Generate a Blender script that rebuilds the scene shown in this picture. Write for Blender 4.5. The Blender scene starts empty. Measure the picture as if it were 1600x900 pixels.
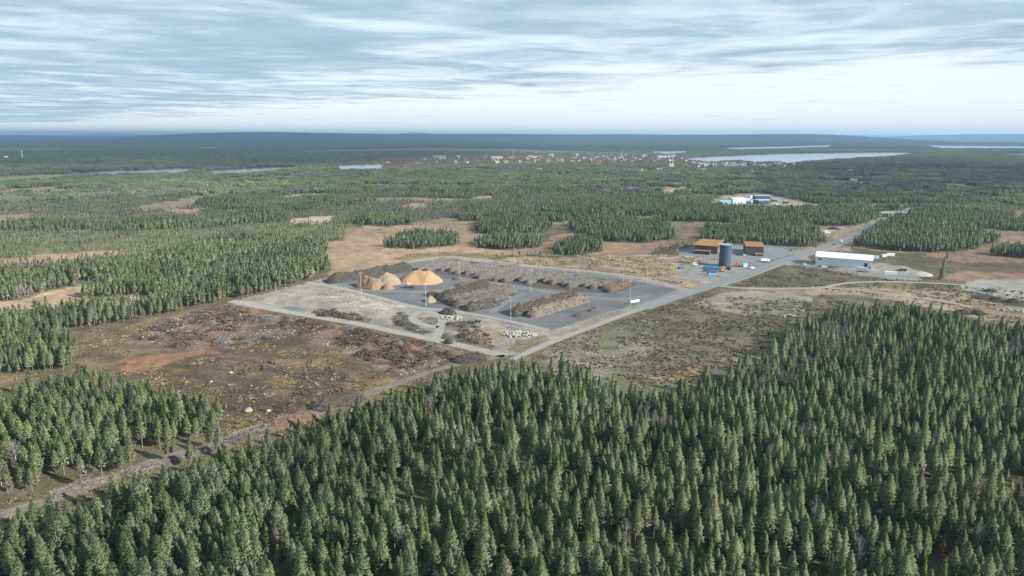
import bpy, math, random
import numpy as np
from mathutils import Vector
S = bpy.context.scene
COL = S.collection
rnd = random.Random(7)
RG = np.random.default_rng(11)

# ---------------------------------------------------------------- camera
CH = 120.0                       # drone height
F = 1067.0                       # focal length in photo pixels (photo 1600x900)
PITCH = math.atan((450-211.5)/F)
ROLL = math.radians(0.14)
cam = bpy.data.objects.new('camera', bpy.data.cameras.new('camera'))
COL.objects.link(cam)
cam.data.sensor_width = 36.0
cam.data.lens = 36.0*F/1600.0
cam.data.clip_start = 0.5
cam.data.clip_end = 250000.0
from mathutils import Matrix
_m = Matrix.Rotation(math.pi/2-PITCH, 4, 'X') @ Matrix.Rotation(ROLL, 4, 'Z')
cam.matrix_world = Matrix.Translation((0, 0, CH)) @ _m
S.camera = cam
MR = np.array(_m.to_3x3())

def G(px, py, z=0.0):
    """photo pixel -> world point on the plane z (numpy or scalars)"""
    px = np.asarray(px, float); py = np.asarray(py, float)
    d = np.stack([(px-800)/F, (450-py)/F, -np.ones_like(px)], -1) @ MR.T
    t = (z-CH)/d[..., 2]
    return d[..., 0]*t, d[..., 1]*t
def P(x, y, z=0.0):
    """world -> photo pixel"""
    v = np.stack([x, y, np.zeros_like(x)+z-CH], -1) @ MR
    w = np.maximum(-v[..., 2], 1e-3)
    px = 800+F*v[..., 0]/w; py = 450-F*v[..., 1]/w
    bad = -v[..., 2] < 1
    return np.where(bad, -9999, px), np.where(bad, 9999, py)
def g(px, py, z=0.0):
    a, b = G(px, py); return Vector((float(a), float(b), z))

# ---------------------------------------------------------------- light
SUN_EL, SUN_AZ = 27.0, 118.0          # azimuth clockwise from the view direction (+Y)
sd = Vector((math.sin(math.radians(SUN_AZ))*math.cos(math.radians(SUN_EL)), math.cos(math.radians(SUN_AZ))*math.cos(math.radians(SUN_EL)), math.sin(math.radians(SUN_EL))))
sl = bpy.data.lights.new('sun', 'SUN'); sl.energy = 3.9; sl.angle = math.radians(0.6); sl.color = (1, .93, .82)
so = bpy.data.objects.new('sun', sl); COL.objects.link(so)
so.rotation_euler = sd.to_track_quat('Z', 'Y').to_euler()
so.location = (0, 0, 5000)
W = bpy.data.worlds.new('World'); S.world = W; W.use_nodes = True
def clear(nt): nt.nodes.clear(); return nt
wn = clear(W.node_tree)
sky = wn.nodes.new('ShaderNodeTexSky'); sky.sky_type = 'NISHITA'; sky.sun_disc = False
sky.sun_elevation = math.radians(SUN_EL); sky.sun_rotation = math.radians(SUN_AZ)
sky.altitude = 100; sky.air_density = 1.0; sky.dust_density = 0.6; sky.ozone_density = 1.5
bg = wn.nodes.new('ShaderNodeBackground'); bg.inputs[1].default_value = 0.13
wo = wn.nodes.new('ShaderNodeOutputWorld')
# thin high veil: pale and bright towards the horizon all round
_tc = wn.nodes.new('ShaderNodeTexCoord'); _sx = wn.nodes.new('ShaderNodeSeparateXYZ'); wn.links.new(_tc.outputs['Generated'], _sx.inputs[0])
_mr = wn.nodes.new('ShaderNodeMapRange'); _mr.inputs[1].default_value = 0.0; _mr.inputs[2].default_value = 0.3; _mr.inputs[3].default_value = .95; _mr.inputs[4].default_value = .92
wn.links.new(_sx.outputs[2], _mr.inputs[0])
_mx = wn.nodes.new('ShaderNodeMix'); _mx.data_type = 'RGBA'; wn.links.new(_mr.outputs[0], _mx.inputs[0]); wn.links.new(sky.outputs[0], _mx.inputs[6]); _mx.inputs[7].default_value = (1.78, 1.97, 2.0, 1)
wn.links.new(_mx.outputs[2], bg.inputs[0]); wn.links.new(bg.outputs[0], wo.inputs[0])
S.view_settings.view_transform = 'Standard'; S.view_settings.look = 'None'
S.view_settings.exposure = 1.88; S.view_settings.gamma = 1
S.render.engine = 'CYCLES'
cy = S.cycles
cy.max_bounces = 7; cy.diffuse_bounces = 4; cy.glossy_bounces = 2; cy.transmission_bounces = 4
cy.transparent_max_bounces = 8; cy.volume_bounces = 1; cy.use_denoising = True
cy.caustics_reflective = False; cy.caustics_refractive = False
cy.sample_clamp_indirect = 4

# ---------------------------------------------------------------- numpy noise
def _h(ix, iy, s):
    n = (ix.astype(np.int64)*374761393 + iy.astype(np.int64)*668265263 + s*1442695041) & 0xffffffff
    n = ((n ^ (n >> 13))*1274126177) & 0xffffffff
    n = n ^ (n >> 16)
    return (n & 0xffffff)/float(0xffffff)
def vn(x, y, s=0):
    x = np.asarray(x, float); y = np.asarray(y, float)
    ix = np.floor(x); iy = np.floor(y); fx = x-ix; fy = y-iy
    fx = fx*fx*(3-2*fx); fy = fy*fy*(3-2*fy); ix = ix.astype(np.int64); iy = iy.astype(np.int64)
    a = _h(ix, iy, s); b = _h(ix+1, iy, s); c = _h(ix, iy+1, s); d = _h(ix+1, iy+1, s)
    return (a*(1-fx)+b*fx)*(1-fy)+(c*(1-fx)+d*fx)*fy
def fbm(x, y, sc, s=0, o=4):
    t = 0; a = .5; n = 0
    c, si = math.cos(.6), math.sin(.6)
    x = np.asarray(x, float)/sc; y = np.asarray(y, float)/sc
    for k in range(o):
        t = t+a*vn(x, y, s+k); n += a; a *= .5
        x, y = (x*c-y*si)*2.03+7.1, (x*si+y*c)*2.03-3.3
    return t/n
def inpoly(px, py, poly):
    poly = np.asarray(poly, float)
    m = (px >= poly[:, 0].min()) & (px <= poly[:, 0].max()) & (py >= poly[:, 1].min()) & (py <= poly[:, 1].max())
    out = np.zeros(px.shape, bool)
    idx = np.nonzero(m)
    if len(idx[0]) == 0: return out
    X = px[idx]; Y = py[idx]; r = np.zeros(X.shape, bool)
    n = len(poly); j = n-1
    for i in range(n):
        xi, yi = poly[i]; xj, yj = poly[j]
        if yi != yj:
            r ^= ((yi > Y) != (yj > Y)) & (X < (xj-xi)*(Y-yi)/(yj-yi)+xi)
        j = i
    out[idx] = r
    return out

# ---------------------------------------------------------------- material helpers
def mat(name, rough=.9, spec=.2):
    m = bpy.data.materials.new(name); m.use_nodes = True
    b = m.node_tree.nodes['Principled BSDF']; b.inputs['Roughness'].default_value = rough
    b.inputs['Specular IOR Level'].default_value = spec
    return m, m.node_tree, b
def N(nt, t, **kw):
    n = nt.nodes.new(t)
    for k, v in kw.items():
        if k in n.inputs.keys() if isinstance(k, str) else False: n.inputs[k].default_value = v
        else: setattr(n, k, v)
    return n
def noise(nt, scale, detail=4, rough=.6, coord=None, dist=0.0):
    n = nt.nodes.new('ShaderNodeTexNoise'); n.inputs['Scale'].default_value = scale
    n.inputs['Detail'].default_value = detail; n.inputs['Roughness'].default_value = rough
    n.inputs['Distortion'].default_value = dist
    if coord is not None: nt.links.new(coord, n.inputs['Vector'])
    return n
def ramp(nt, src, stops):
    r = nt.nodes.new('ShaderNodeValToRGB'); e = r.color_ramp.elements
    while len(e) < len(stops): e.new(.5)
    for k, (p, c) in enumerate(stops):
        e[k].position = p
        e[k].color = (c, c, c, 1) if not hasattr(c, '__len__') else (*c, 1)
    nt.links.new(src, r.inputs[0]); return r
def mixc(nt, fac, a, b, mode='MIX'):
    m = nt.nodes.new('ShaderNodeMix'); m.data_type = 'RGBA'; m.blend_type = mode; m.clamp_factor = True
    for s, v in ((0, fac), (6, a), (7, b)):
        if hasattr(v, 'is_output') or isinstance(v, bpy.types.NodeSocket): nt.links.new(v, m.inputs[s])
        elif hasattr(v, '__len__'): m.inputs[s].default_value = (*v, 1)
        else: m.inputs[s].default_value = v
    return m.outputs[2]
def speckle(name, c1, c2, scale=.5, c3=None, rough=.92, bump=.0, bscale=None, lo=.35, hi=.65, spec=.2, obj=False):
    """two or three tone noise material in world metres"""
    m, nt, b = mat(name, rough, spec)
    tc = nt.nodes.new('ShaderNodeTexCoord'if obj else 'ShaderNodeNewGeometry'); co = tc.outputs['Object' if obj else 'Position']
    n = noise(nt, scale, 6, .65, co)
    c = mixc(nt, ramp(nt, n.outputs[0], [(lo, 0.), (hi, 1.)]).outputs[0], c1, c2)
    if c3 is not None:
        n2 = noise(nt, scale*4.3, 4, .7, co)
        c = mixc(nt, ramp(nt, n2.outputs[0], [(.5, 0.), (.68, 1.)]).outputs[0], c, c3)
    nt.links.new(c, b.inputs['Base Color'])
    if bump:
        n3 = noise(nt, bscale or scale*3, 4, .7, co)
        bp = nt.nodes.new('ShaderNodeBump'); bp.inputs['Distance'].default_value = bump
        nt.links.new(n3.outputs[0], bp.inputs['Height']); nt.links.new(bp.outputs[0], b.inputs['Normal'])
    return m

# ---------------------------------------------------------------- mesh helpers
def tag(o, label=None, cat=None, group=None, kind=None):
    if label: o['label'] = label
    if cat: o['category'] = cat
    if group: o['group'] = group
    if kind: o['kind'] = kind
    return o
def empty(name, loc, rz=0.0, label=None, cat=None, group=None):
    o = bpy.data.objects.new(name, None); COL.objects.link(o); o.location = loc; o.rotation_euler = (0, 0, rz)
    o.empty_display_size = .5
    return tag(o, label, cat, group)
def link(name, me, parent=None, loc=None):
    o = bpy.data.objects.new(name, me); COL.objects.link(o)
    if parent is not None: o.parent = parent
    if loc is not None: o.location = loc
    return o
def npmesh(name, V, Q, mats, mi=None, smooth=False, cols=None):
    """V (n,3); Q (m,3|4) uniform faces"""
    V = np.asarray(V, np.float32); Q = np.asarray(Q, np.int32)
    me = bpy.data.meshes.new(name)
    me.vertices.add(len(V)); me.vertices.foreach_set('co', V.ravel())
    k = Q.shape[1] if len(Q) else 4
    me.loops.add(Q.size); me.loops.foreach_set('vertex_index', Q.ravel())
    me.polygons.add(len(Q)); me.polygons.foreach_set('loop_start', np.arange(0, Q.size, k, dtype=np.int32))
    me.polygons.foreach_set('loop_total', np.full(len(Q), k, np.int32))
    for m in (mats if isinstance(mats, (list, tuple)) else [mats]): me.materials.append(m)
    if mi is not None: me.polygons.foreach_set('material_index', np.asarray(mi, np.int32))
    me.polygons.foreach_set('use_smooth', np.full(len(Q), smooth, bool))
    me.update(calc_edges=True)
    return me
class MB:
    def __init__(s): s.v = []; s.f = []; s.m = []
    def add(s, vs, fs, mi=0):
        o = len(s.v); s.v += [tuple(v) for v in vs]; s.f += [tuple(i+o for i in f) for f in fs]; s.m += [mi]*len(fs); return s
    def box(s, x0, y0, z0, x1, y1, z1, mi=0, taper=0.0):
        t = taper
        vs = [(x0, y0, z0), (x1, y0, z0), (x1, y1, z0), (x0, y1, z0), (x0+t, y0+t, z1), (x1-t, y0+t, z1), (x1-t, y1-t, z1), (x0+t, y1-t, z1)]
        return s.add(vs, [(3, 2, 1, 0), (4, 5, 6, 7), (0, 1, 5, 4), (1, 2, 6, 5), (2, 3, 7, 6), (3, 0, 4, 7)], mi)
    def tube(s, a, b, r0, r1=None, n=6, mi=0, cap=True):
        a = Vector(a); b = Vector(b); r1 = r0 if r1 is None else r1
        d = (b-a).normalized(); u = d.orthogonal().normalized(); w = d.cross(u)
        vs = [a+(u*math.cos(2*math.pi*k/n)+w*math.sin(2*math.pi*k/n))*r0 for k in range(n)]
        vs += [b+(u*math.cos(2*math.pi*k/n)+w*math.sin(2*math.pi*k/n))*r1 for k in range(n)]
        fs = [(k, (k+1) % n, n+(k+1) % n, n+k) for k in range(n)]
        if cap: fs += [tuple(range(n-1, -1, -1)), tuple(range(n, 2*n))]
        return s.add(vs, fs, mi)
    def prism(s, pts, z0, z1, mi=0):
        n = len(pts)
        vs = [(p[0], p[1], z0) for p in pts]+[(p[0], p[1], z1) for p in pts]
        fs = [(k, (k+1) % n, n+(k+1) % n, n+k) for k in range(n)]+[tuple(range(n-1, -1, -1)), tuple(range(n, 2*n))]
        return s.add(vs, fs, mi)
    def mesh(s, name, mats, smooth=False):
        me = bpy.data.meshes.new(name); me.from_pydata(s.v, [], s.f)
        for m in (mats if isinstance(mats, (list, tuple)) else [mats]): me.materials.append(m)
        me.polygons.foreach_set('material_index', s.m)
        if smooth: me.polygons.foreach_set('use_smooth', [True]*len(s.f))
        me.update(); return me
    def build(s, name, mats, parent=None, loc=None, smooth=False):
        return link(name, s.mesh(name, mats, smooth), parent, loc)

# ================================================================ ZONES (traced from the photo on the ground plane)
# forest class: 0 none, 1 pine forest, 2 bare birch scrub, 3 sparse young pine, 4 open bog pine, 5 town birches
C_FLOOR = (.13, .122, .075); C_HEATH = (.145, .13, .093); C_TAN = (.33, .24, .16); C_PINK = (.29, .195, .135)
C_GRAV = (.29, .268, .24); C_SCRUB = (.12, .105, .088)
Z = []
def zone(poly, col, det=.5, cls=0, warp=1.0): Z.append((poly, col, det, cls, warp))
E = 2200
zone([(100, 520), (200, 505), (360, 470), (500, 438), (520, 385), (600, 352), (745, 350), (900, 352), (1100, 366), (1300, 356), (1360, 352), (E, 350), (E, 550), (1500, 530), (1320, 500), (1210, 560), (1080, 645), (900, 612), (790, 600), (640, 645), (440, 716), (300, 762), (100, 835), (-E, 1100), (-E, 500)], (.14, .12, .075), .8, 0)
# --- middle distance, left
zone([(-E, 430), (60, 415), (240, 392), (330, 375), (520, 372), (560, 352), (480, 345), (300, 358), (150, 362), (-E, 372)], (.17, .17, .09), .6, 4)
zone([(-E, 412), (30, 405), (60, 397), (110, 396), (160, 392), (210, 393), (180, 399), (120, 405), (60, 411), (-E, 420)], C_TAN, .6, 0)
zone([(190, 327), (250, 316), (280, 312), (353, 300), (340, 310), (300, 322), (262, 330), (225, 331)], (.25, .21, .15), .7, 3)
zone([(-E, 312), (60, 304), (150, 303), (230, 309), (200, 320), (110, 327), (20, 336), (-E, 345)], C_SCRUB, .6, 2)
zone([(0, 344), (40, 339), (30, 350), (0, 356)], (.25, .22, .15), .6, 0)
zone([(330, 322), (420, 313), (500, 309), (470, 318), (400, 325)], (.17, .17, .1), .6, 4)
zone([(820, 308), (900, 300), (1000, 303), (980, 312), (880, 318), (820, 316)], C_SCRUB, .6, 2)
zone([(800, 334), (830, 322), (880, 320), (900, 330), (890, 342), (850, 340)], C_SCRUB, .6, 2)
zone([(895, 336), (950, 333), (1000, 336), (990, 340), (920, 341)], (.3, .24, .17), .6, 0)
zone([(1060, 338), (1100, 334), (1180, 335), (1190, 340), (1100, 343)], (.28, .22, .16), .6, 3)
zone([(1180, 300), (1330, 298), (1400, 312), (1340, 318), (1220, 310)], C_SCRUB, .6, 2)
zone([(1480, 318), (1600, 305), (E, 305), (E, 330), (1560, 332), (1500, 328)], (.17, .17, .1), .6, 4)
zone([(-E, 262), (0, 262), (80, 266), (100, 271), (-E, 274)], (.24, .2, .15), .6, 3)
zone([(250, 331), (290, 327), (320, 326), (318, 334), (270, 336)], C_TAN, .7, 0)
zone([(423, 308), (470, 303), (504, 301), (500, 304), (440, 310)], (.34, .3, .2), .5, 0)
zone([(455, 350), (462, 341), (500, 338), (524, 338), (522, 347), (490, 350)], (.46, .38, .28), .9, 0)
zone([(520, 332), (560, 318), (640, 314), (700, 318), (740, 326), (700, 340), (660, 348), (620, 344), (560, 338)], (.17, .13, .12), .7, 2)
zone([(620, 325), (640, 318), (668, 317), (672, 323), (650, 327)], (.36, .28, .2), .9, 3)
zone([(738, 309), (760, 306), (794, 305), (792, 309), (760, 312), (738, 312)], (.42, .34, .22), .5, 0)
zone([(664, 290), (666, 275), (676, 274), (675, 290)], (.3, .2, .15), .5, 0)
zone([(1028, 303), (1040, 297), (1080, 291), (1075, 297), (1045, 303)], (.42, .34, .23), .6, 0)
# --- centre bogs
zone([(488, 446), (515, 430), (512, 400), (503, 382), (530, 374), (570, 354), (640, 345), (700, 350), (742, 352), (775, 375), (850, 380), (870, 368), (900, 362), (930, 372), (1000, 378), (1100, 366), (1110, 378), (1080, 396), (1000, 402), (860, 412), (760, 412), (700, 404), (640, 415), (560, 426)], C_TAN, .55, 0)
zone([(570, 362), (640, 350), (690, 349), (740, 356), (742, 366), (716, 366), (650, 362), (600, 370)], (.3, .24, .16), .6, 3)
zone([(810, 400), (840, 380), (880, 368), (900, 366), (890, 380), (870, 398)], C_PINK, .5, 0)
zone([(940, 400), (1000, 384), (1060, 375), (1100, 368), (1100, 380), (1040, 394), (980, 402)], C_PINK, .5, 0)
zone([(880, 346), (890, 340), (905, 346), (940, 360), (945, 368), (915, 362)], (.33, .25, .17), .5, 0)
zone([(600, 387), (625, 374), (660, 368), (705, 368), (719, 377), (702, 385), (650, 389)], C_FLOOR, .5, 1)
zone([(743, 365), (748, 349), (790, 343), (850, 346), (870, 360), (840, 366)], C_FLOOR, .5, 1)
zone([(742, 387), (755, 375), (800, 372), (842, 376), (838, 388), (790, 391)], C_FLOOR, .5, 1)
zone([(862, 397), (878, 383), (910, 376), (942, 380), (937, 395), (900, 401)], C_FLOOR, .5, 1)
zone([(547, 351), (560, 344), (600, 340), (652, 344), (647, 352), (600, 354)], C_FLOOR, .5, 1)
zone([(832, 334), (860, 322), (960, 317), (1062, 322), (1060, 337), (960, 340)], C_FLOOR, .5, 1)
zone([(888, 360), (900, 348), (960, 342), (1030, 350), (1072, 353), (1070, 374), (1000, 380), (945, 376)], C_FLOOR, .5, 1)
zone([(608, 407), (640, 397), (700, 394), (740, 396), (800, 399), (860, 400), (948, 399), (900, 410), (860, 411), (800, 407), (700, 404)], (.2, .17, .1), .7, 3)
zone([(760, 406), (800, 398), (870, 400), (950, 400), (900, 411), (860, 411)], (.12, .11, .07), .7, 4)
zone([(998, 402), (1030, 389), (1080, 380), (1090, 386), (1060, 399), (1020, 404)], C_FLOOR, .6, 4)
# --- right of centre
zone([(1040, 350), (1120, 340), (1240, 350), (1330, 355), (1345, 366), (1300, 385), (1260, 392), (1200, 382), (1120, 378), (1080, 380), (1060, 374)], (.24, .19, .13), .7, 3)
zone([(1098, 377), (1108, 359), (1160, 351), (1250, 353), (1283, 362), (1288, 378), (1268, 386), (1225, 386), (1180, 382), (1130, 380)], C_FLOOR, .5, 1)
zone([(1015, 347), (1060, 329), (1185, 329), (1300, 326), (1384, 336), (1378, 346), (1340, 353), (1250, 352), (1180, 350), (1100, 346)], C_FLOOR, .5, 1)
zone([(1280, 384), (1310, 362), (1345, 350), (1400, 332), (1432, 322), (1440, 326), (1400, 342), (1362, 357), (1340, 372), (1330, 392), (1290, 392)], (.3, .25, .18), .8, 0, .4)
zone([(1270, 372), (1284, 361), (1300, 354), (1325, 353), (1315, 360), (1290, 370)], (.33, .3, .27), .8, 0)
zone([(1330, 392), (1345, 384), (1440, 394), (1500, 395), (1545, 380), (1530, 365), (1560, 350), (1590, 330), (E, 330), (E, 440), (1560, 445), (1470, 438), (1440, 412), (1390, 402)], C_PINK, .6, 0)
zone([(1300, 400), (1340, 388), (1440, 397), (1500, 410), (1480, 438), (1440, 440), (1400, 405), (1360, 398)], (.12, .11, .065), .7, 0)
zone([(1450, 412), (1540, 410), (E, 415), (E, 428), (1560, 426), (1480, 424)], (.13, .115, .08), .7, 0)
zone([(1342, 385), (1350, 361), (1400, 345), (1440, 329), (1500, 332), (1552, 346), (1546, 354), (1522, 361), (1550, 374), (1542, 385), (1490, 393), (1440, 395), (1390, 390)], C_FLOOR, .5, 1)
zone([(1550, 360), (1560, 348), (1600, 342), (E, 342), (E, 362), (1600, 362)], C_FLOOR, .5, 1)
zone([(1545, 399), (1570, 392), (E, 388), (E, 404), (1600, 404)], C_FLOOR, .5, 1)
zone([(1120, 321), (1122, 306), (1200, 304), (1262, 316), (1300, 322), (1296, 327), (1235, 325), (1160, 322)], (.36, .31, .26), .8, 0)
zone([(1348, 324), (1360, 317), (1382, 318), (1375, 326)], (.35, .29, .2), .7, 0)
# --- left lower
zone([(-E, 475), (27, 469), (80, 455), (130, 445), (160, 442), (240, 462), (240, 480), (130, 485), (60, 492), (0, 508), (-E, 525)], (.37, .28, .19), .7, 0)
zone([(-E, 472), (27, 469), (53, 461), (80, 454), (107, 451), (128, 445), (150, 441), (165, 452), (130, 462), (130, 468), (187, 466), (227, 463), (245, 472), (227, 499), (267, 489), (347, 474), (400, 464), (440, 457), (500, 439), (519, 430), (514, 402), (502, 380), (380, 376), (300, 386), (240, 402), (130, 428), (60, 430), (-E, 425)], C_FLOOR, .5, 1)
zone([(20, 510), (60, 492), (130, 485), (227, 479), (250, 471), (235, 498), (187, 502), (150, 509), (88, 515), (60, 512), (0, 522), (0, 512)], C_FLOOR, .5, 1)
zone([(-E, 590), (110, 580), (120, 520), (200, 508), (260, 492), (330, 482), (345, 500), (215, 530), (205, 560), (200, 582), (150, 604), (60, 612), (-E, 640)], (.16, .122, .082), .7, 0)
zone([(-E, 530), (20, 516), (60, 513), (95, 531), (115, 556), (113, 577), (50, 586), (-E, 588)], C_FLOOR, .5, 1)
zone([(200, 527), (250, 502), (350, 474), (430, 487), (500, 503), (600, 522), (690, 538), (760, 556), (740, 580), (640, 600), (580, 570), (520, 540), (470, 525), (440, 522), (400, 532), (350, 545), (280, 549), (215, 545)], (.175, .125, .098), 1.0, 0)
zone([(180, 580), (200, 560), (340, 547), (440, 522), (520, 545), (580, 572), (640, 602), (560, 628), (440, 680), (340, 700), (300, 640), (230, 600)], (.12, .092, .065), .9, 0)
zone([(185, 582), (190, 562), (250, 556), (330, 546), (345, 549), (290, 562), (235, 578)], (.27, .155, .1), .5, 0)
zone([(-E, 790), (0, 782), (60, 778), (130, 750), (240, 722), (330, 690), (390, 640), (430, 640), (470, 655), (560, 612), (700, 562), (770, 548), (790, 560), (640, 632), (440, 712), (200, 800), (60, 845), (0, 895), (-E, 1100)], (.14, .125, .065), .8, 0)
zone([(-E, 655), (0, 642), (60, 617), (150, 607), (232, 632), (302, 652), (345, 668), (362, 684), (330, 693), (290, 702), (230, 724), (130, 750), (60, 777), (-E, 790)], C_FLOOR, .5, 1)
# --- gravel apron round the yard
zone([(352, 473), (430, 455), (480, 441), (508, 434), (560, 424), (650, 407), (707, 402), (760, 408), (835, 417), (920, 423), (985, 430), (1040, 440), (1075, 452), (1120, 444), (1075, 462), (1002, 484), (862, 536), (815, 554), (778, 556), (680, 532), (600, 516), (520, 502), (430, 486)], C_GRAV, .55, 0, .5)
zone([(495, 490), (512, 484), (545, 491), (580, 498), (576, 505), (530, 500)], (.13, .115, .095), .9, 0)
zone([(604, 500), (625, 490), (645, 496), (650, 510), (672, 518), (665, 524), (630, 514)], (.14, .13, .12), .9, 0)
zone([(694, 506), (720, 500), (750, 502), (742, 510), (715, 518), (694, 517)], (.17, .165, .165), .9, 0)
zone([(688, 530), (692, 520), (740, 530), (772, 540), (768, 547), (730, 540)], (.13, .125, .11), .9, 0)
zone([(655, 500), (665, 494), (680, 497), (684, 504), (672, 507)], (.14, .135, .12), .9, 0)
zone([(730, 520), (760, 514), (790, 522), (775, 535), (745, 530)], (.27, .22, .17), .7, 0)
zone([(790, 545), (800, 530), (850, 523), (862, 530), (815, 548)], (.17, .155, .1), .9, 0)
zone([(480, 462), (520, 452), (590, 464), (640, 480), (620, 488), (540, 476)], (.3, .28, .25), 1.0, 0)
# --- between bog and road, the silo plot
zone([(760, 409), (800, 402), (900, 402), (1000, 397), (1058, 400), (1120, 402), (1200, 412), (1130, 438), (1085, 452), (1040, 440), (985, 430), (920, 423), (835, 417)], (.31, .25, .16), 1.0, 0)
zone([(1050, 432), (1070, 416), (1110, 406), (1160, 404), (1200, 410), (1160, 428), (1118, 442), (1080, 440)], (.31, .295, .275), .5, 0, .6)
zone([(1058, 400), (1060, 391), (1085, 384), (1180, 382), (1235, 386), (1262, 394), (1215, 408), (1180, 413), (1110, 404)], (.24, .25, .265), .3, 0, .3)
zone([(1200, 412), (1225, 398), (1262, 394), (1230, 410), (1205, 417)], (.2, .175, .165), .8, 0, .4)
zone([(1205, 395), (1262, 386), (1300, 384), (1270, 396), (1235, 398)], (.36, .29, .19), .7, 0, .5)
# --- south of the road
zone([(862, 536), (1000, 486), (1100, 458), (1140, 446), (1240, 412), (1320, 420), (1420, 438), (1500, 446), (1560, 455), (E, 455), (E, 545), (1600, 540), (1520, 530), (1420, 505), (1320, 500), (1250, 535), (1200, 600), (1080, 645), (950, 655), (870, 612)], C_HEATH, 1.0, 0)
zone([(840, 550), (900, 525), (960, 515), (1010, 530), (1000, 570), (930, 595), (890, 590), (860, 575)], (.19, .165, .13), 1.0, 0)
zone([(985, 600), (1040, 582), (1110, 563), (1180, 553), (1210, 535), (1225, 540), (1190, 565), (1120, 572), (1060, 592), (1000, 612)], (.27, .2, .13), .8, 0)
zone([(1085, 474), (1125, 458), (1180, 455), (1238, 459), (1272, 465), (1262, 476), (1225, 484), (1210, 492), (1160, 492), (1120, 484)], (.34, .31, .265), .25, 0, .5)
zone([(1290, 447), (1330, 447), (1420, 452), (1500, 456), (E, 505), (E, 540), (1560, 512), (1500, 490), (1400, 470), (1330, 461), (1270, 462), (1180, 455), (1160, 451), (1230, 453)], (.33, .265, .185), .8, 0)
zone([(1330, 446), (1420, 444), (1500, 449), (1490, 457), (1400, 453)], (.2, .17, .1), .9, 0)
zone([(1500, 452), (1508, 444), (1535, 439), (1600, 438), (E, 436), (E, 475), (1590, 468), (1540, 460)], (.4, .38, .35), .4, 0)
zone([(1500, 460), (1530, 459), (1600, 470), (E, 478), (E, 486), (1580, 478), (1520, 466)], (.1, .095, .09), .9, 0)
zone([(1520, 512), (1560, 495), (E, 495), (E, 530), (1580, 524)], (.26, .185, .14), .7, 0)
zone([(1225, 414), (1262, 400), (1275, 413), (1300, 418), (1372, 410), (1420, 417), (1447, 426), (1436, 438), (1395, 437), (1330, 428), (1270, 419)], (.33, .315, .295), .45, 0, .5)
# --- near forest
zone([(-E, 1150), (-50, 905), (0, 890), (60, 842), (120, 830), (200, 798), (330, 756), (440, 712), (560, 670), (640, 640), (720, 613), (790, 584), (900, 594), (950, 626), (1000, 640), (1080, 625), (1180, 591), (1212, 551), (1262, 520), (1320, 493), (1420, 496), (1520, 521), (1600, 528), (E, 545), (E, 3000), (-E, 3000)], C_FLOOR, .5, 1)
zone([(1470, 800), (1500, 765), (1600, 755), (E, 755), (E, 790), (1560, 805)], (.13, .1, .055), .7, 4)
# --- far fields, sands
zone([(-E, 284), (0, 276), (60, 273), (150, 271), (140, 276), (60, 281), (0, 287), (-E, 300)], (.29, .3, .13), .4, 0)
zone([(420, 240), (440, 236), (560, 233), (650, 231), (800, 232), (900, 236), (1000, 239), (900, 240), (700, 237), (560, 238)], (.2, .17, .11), .4, 0, 0)
zone([(290, 232), (310, 230), (345, 230), (380, 232), (340, 233)], (.5, .4, .26), .6, 0, 0)
FOREST_Z = [z for z in Z]
TOWN = [(500, 262), (560, 250), (640, 243), (760, 238), (900, 236), (1040, 240), (1085, 246), (1110, 256), (1235, 258), (1230, 266), (1000, 264), (860, 260), (700, 262), (640, 268)]

def classify(x, y, full=False):
    """world points -> ground colour, speckle amount, forest class"""
    r = np.hypot(x, y)
    a = np.clip(r*.012, 2, 16)
    w1 = (fbm(x, y, 22, 5, 3)-.5)*2; w2 = (fbm(x, y, 22, 15, 3)-.5)*2
    wx = x+w1*a; wy = y+w2*a*1.3
    pxw, pyw = P(wx, wy); px0, py0 = P(x, y)
    n = len(x)
    # default: rolling boreal forest with bare scrub belts and bogs
    n1 = fbm(x, y*1.5, 260, 40, 4); n2 = fbm(x, y*1.4, 210, 60, 4); n3 = fbm(x, y*1.6, 150, 80, 3)
    cls = np.ones(n, int); col = np.tile(np.array(C_FLOOR), (n, 1)); det = np.full(n, .5)
    scr = (n1 > .55) & (r < 3300); cls[scr] = 2; col[scr] = C_SCRUB
    yp = (n2 > .555) & ~scr & (r < 6000); cls[yp] = 4; col[yp] = (.095, .1, .06)
    op = (n3 > .635) & (r < 3500) & (r > 700); cls[op] = 0; col[op] = (.25, .2, .13)
    town = inpoly(px0, py0, TOWN); cls[town] = 5; col[town] = np.array((.24, .2, .15))*(.6+.8*fbm(x, y, 90, 230, 3)[town])[:, None]
    far = r > 7000
    cc = fbm(x, y*2, 1500, 90, 4)[:, None]
    col = np.where(far[:, None], np.array((.035, .05, .035))*(.7+.9*cc), col)
    for poly, c, d, k, wq in Z:
        if wq >= 1: m = inpoly(pxw, pyw, poly)
        elif wq <= 0: m = inpoly(px0, py0, poly)
        else:
            pa, pb = P(x+w1*a*wq, y+w2*a*wq); m = inpoly(pa, pb, poly)
        col[m] = c; det[m] = d; cls[m] = k
    return col, det, cls, px0, py0

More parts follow.
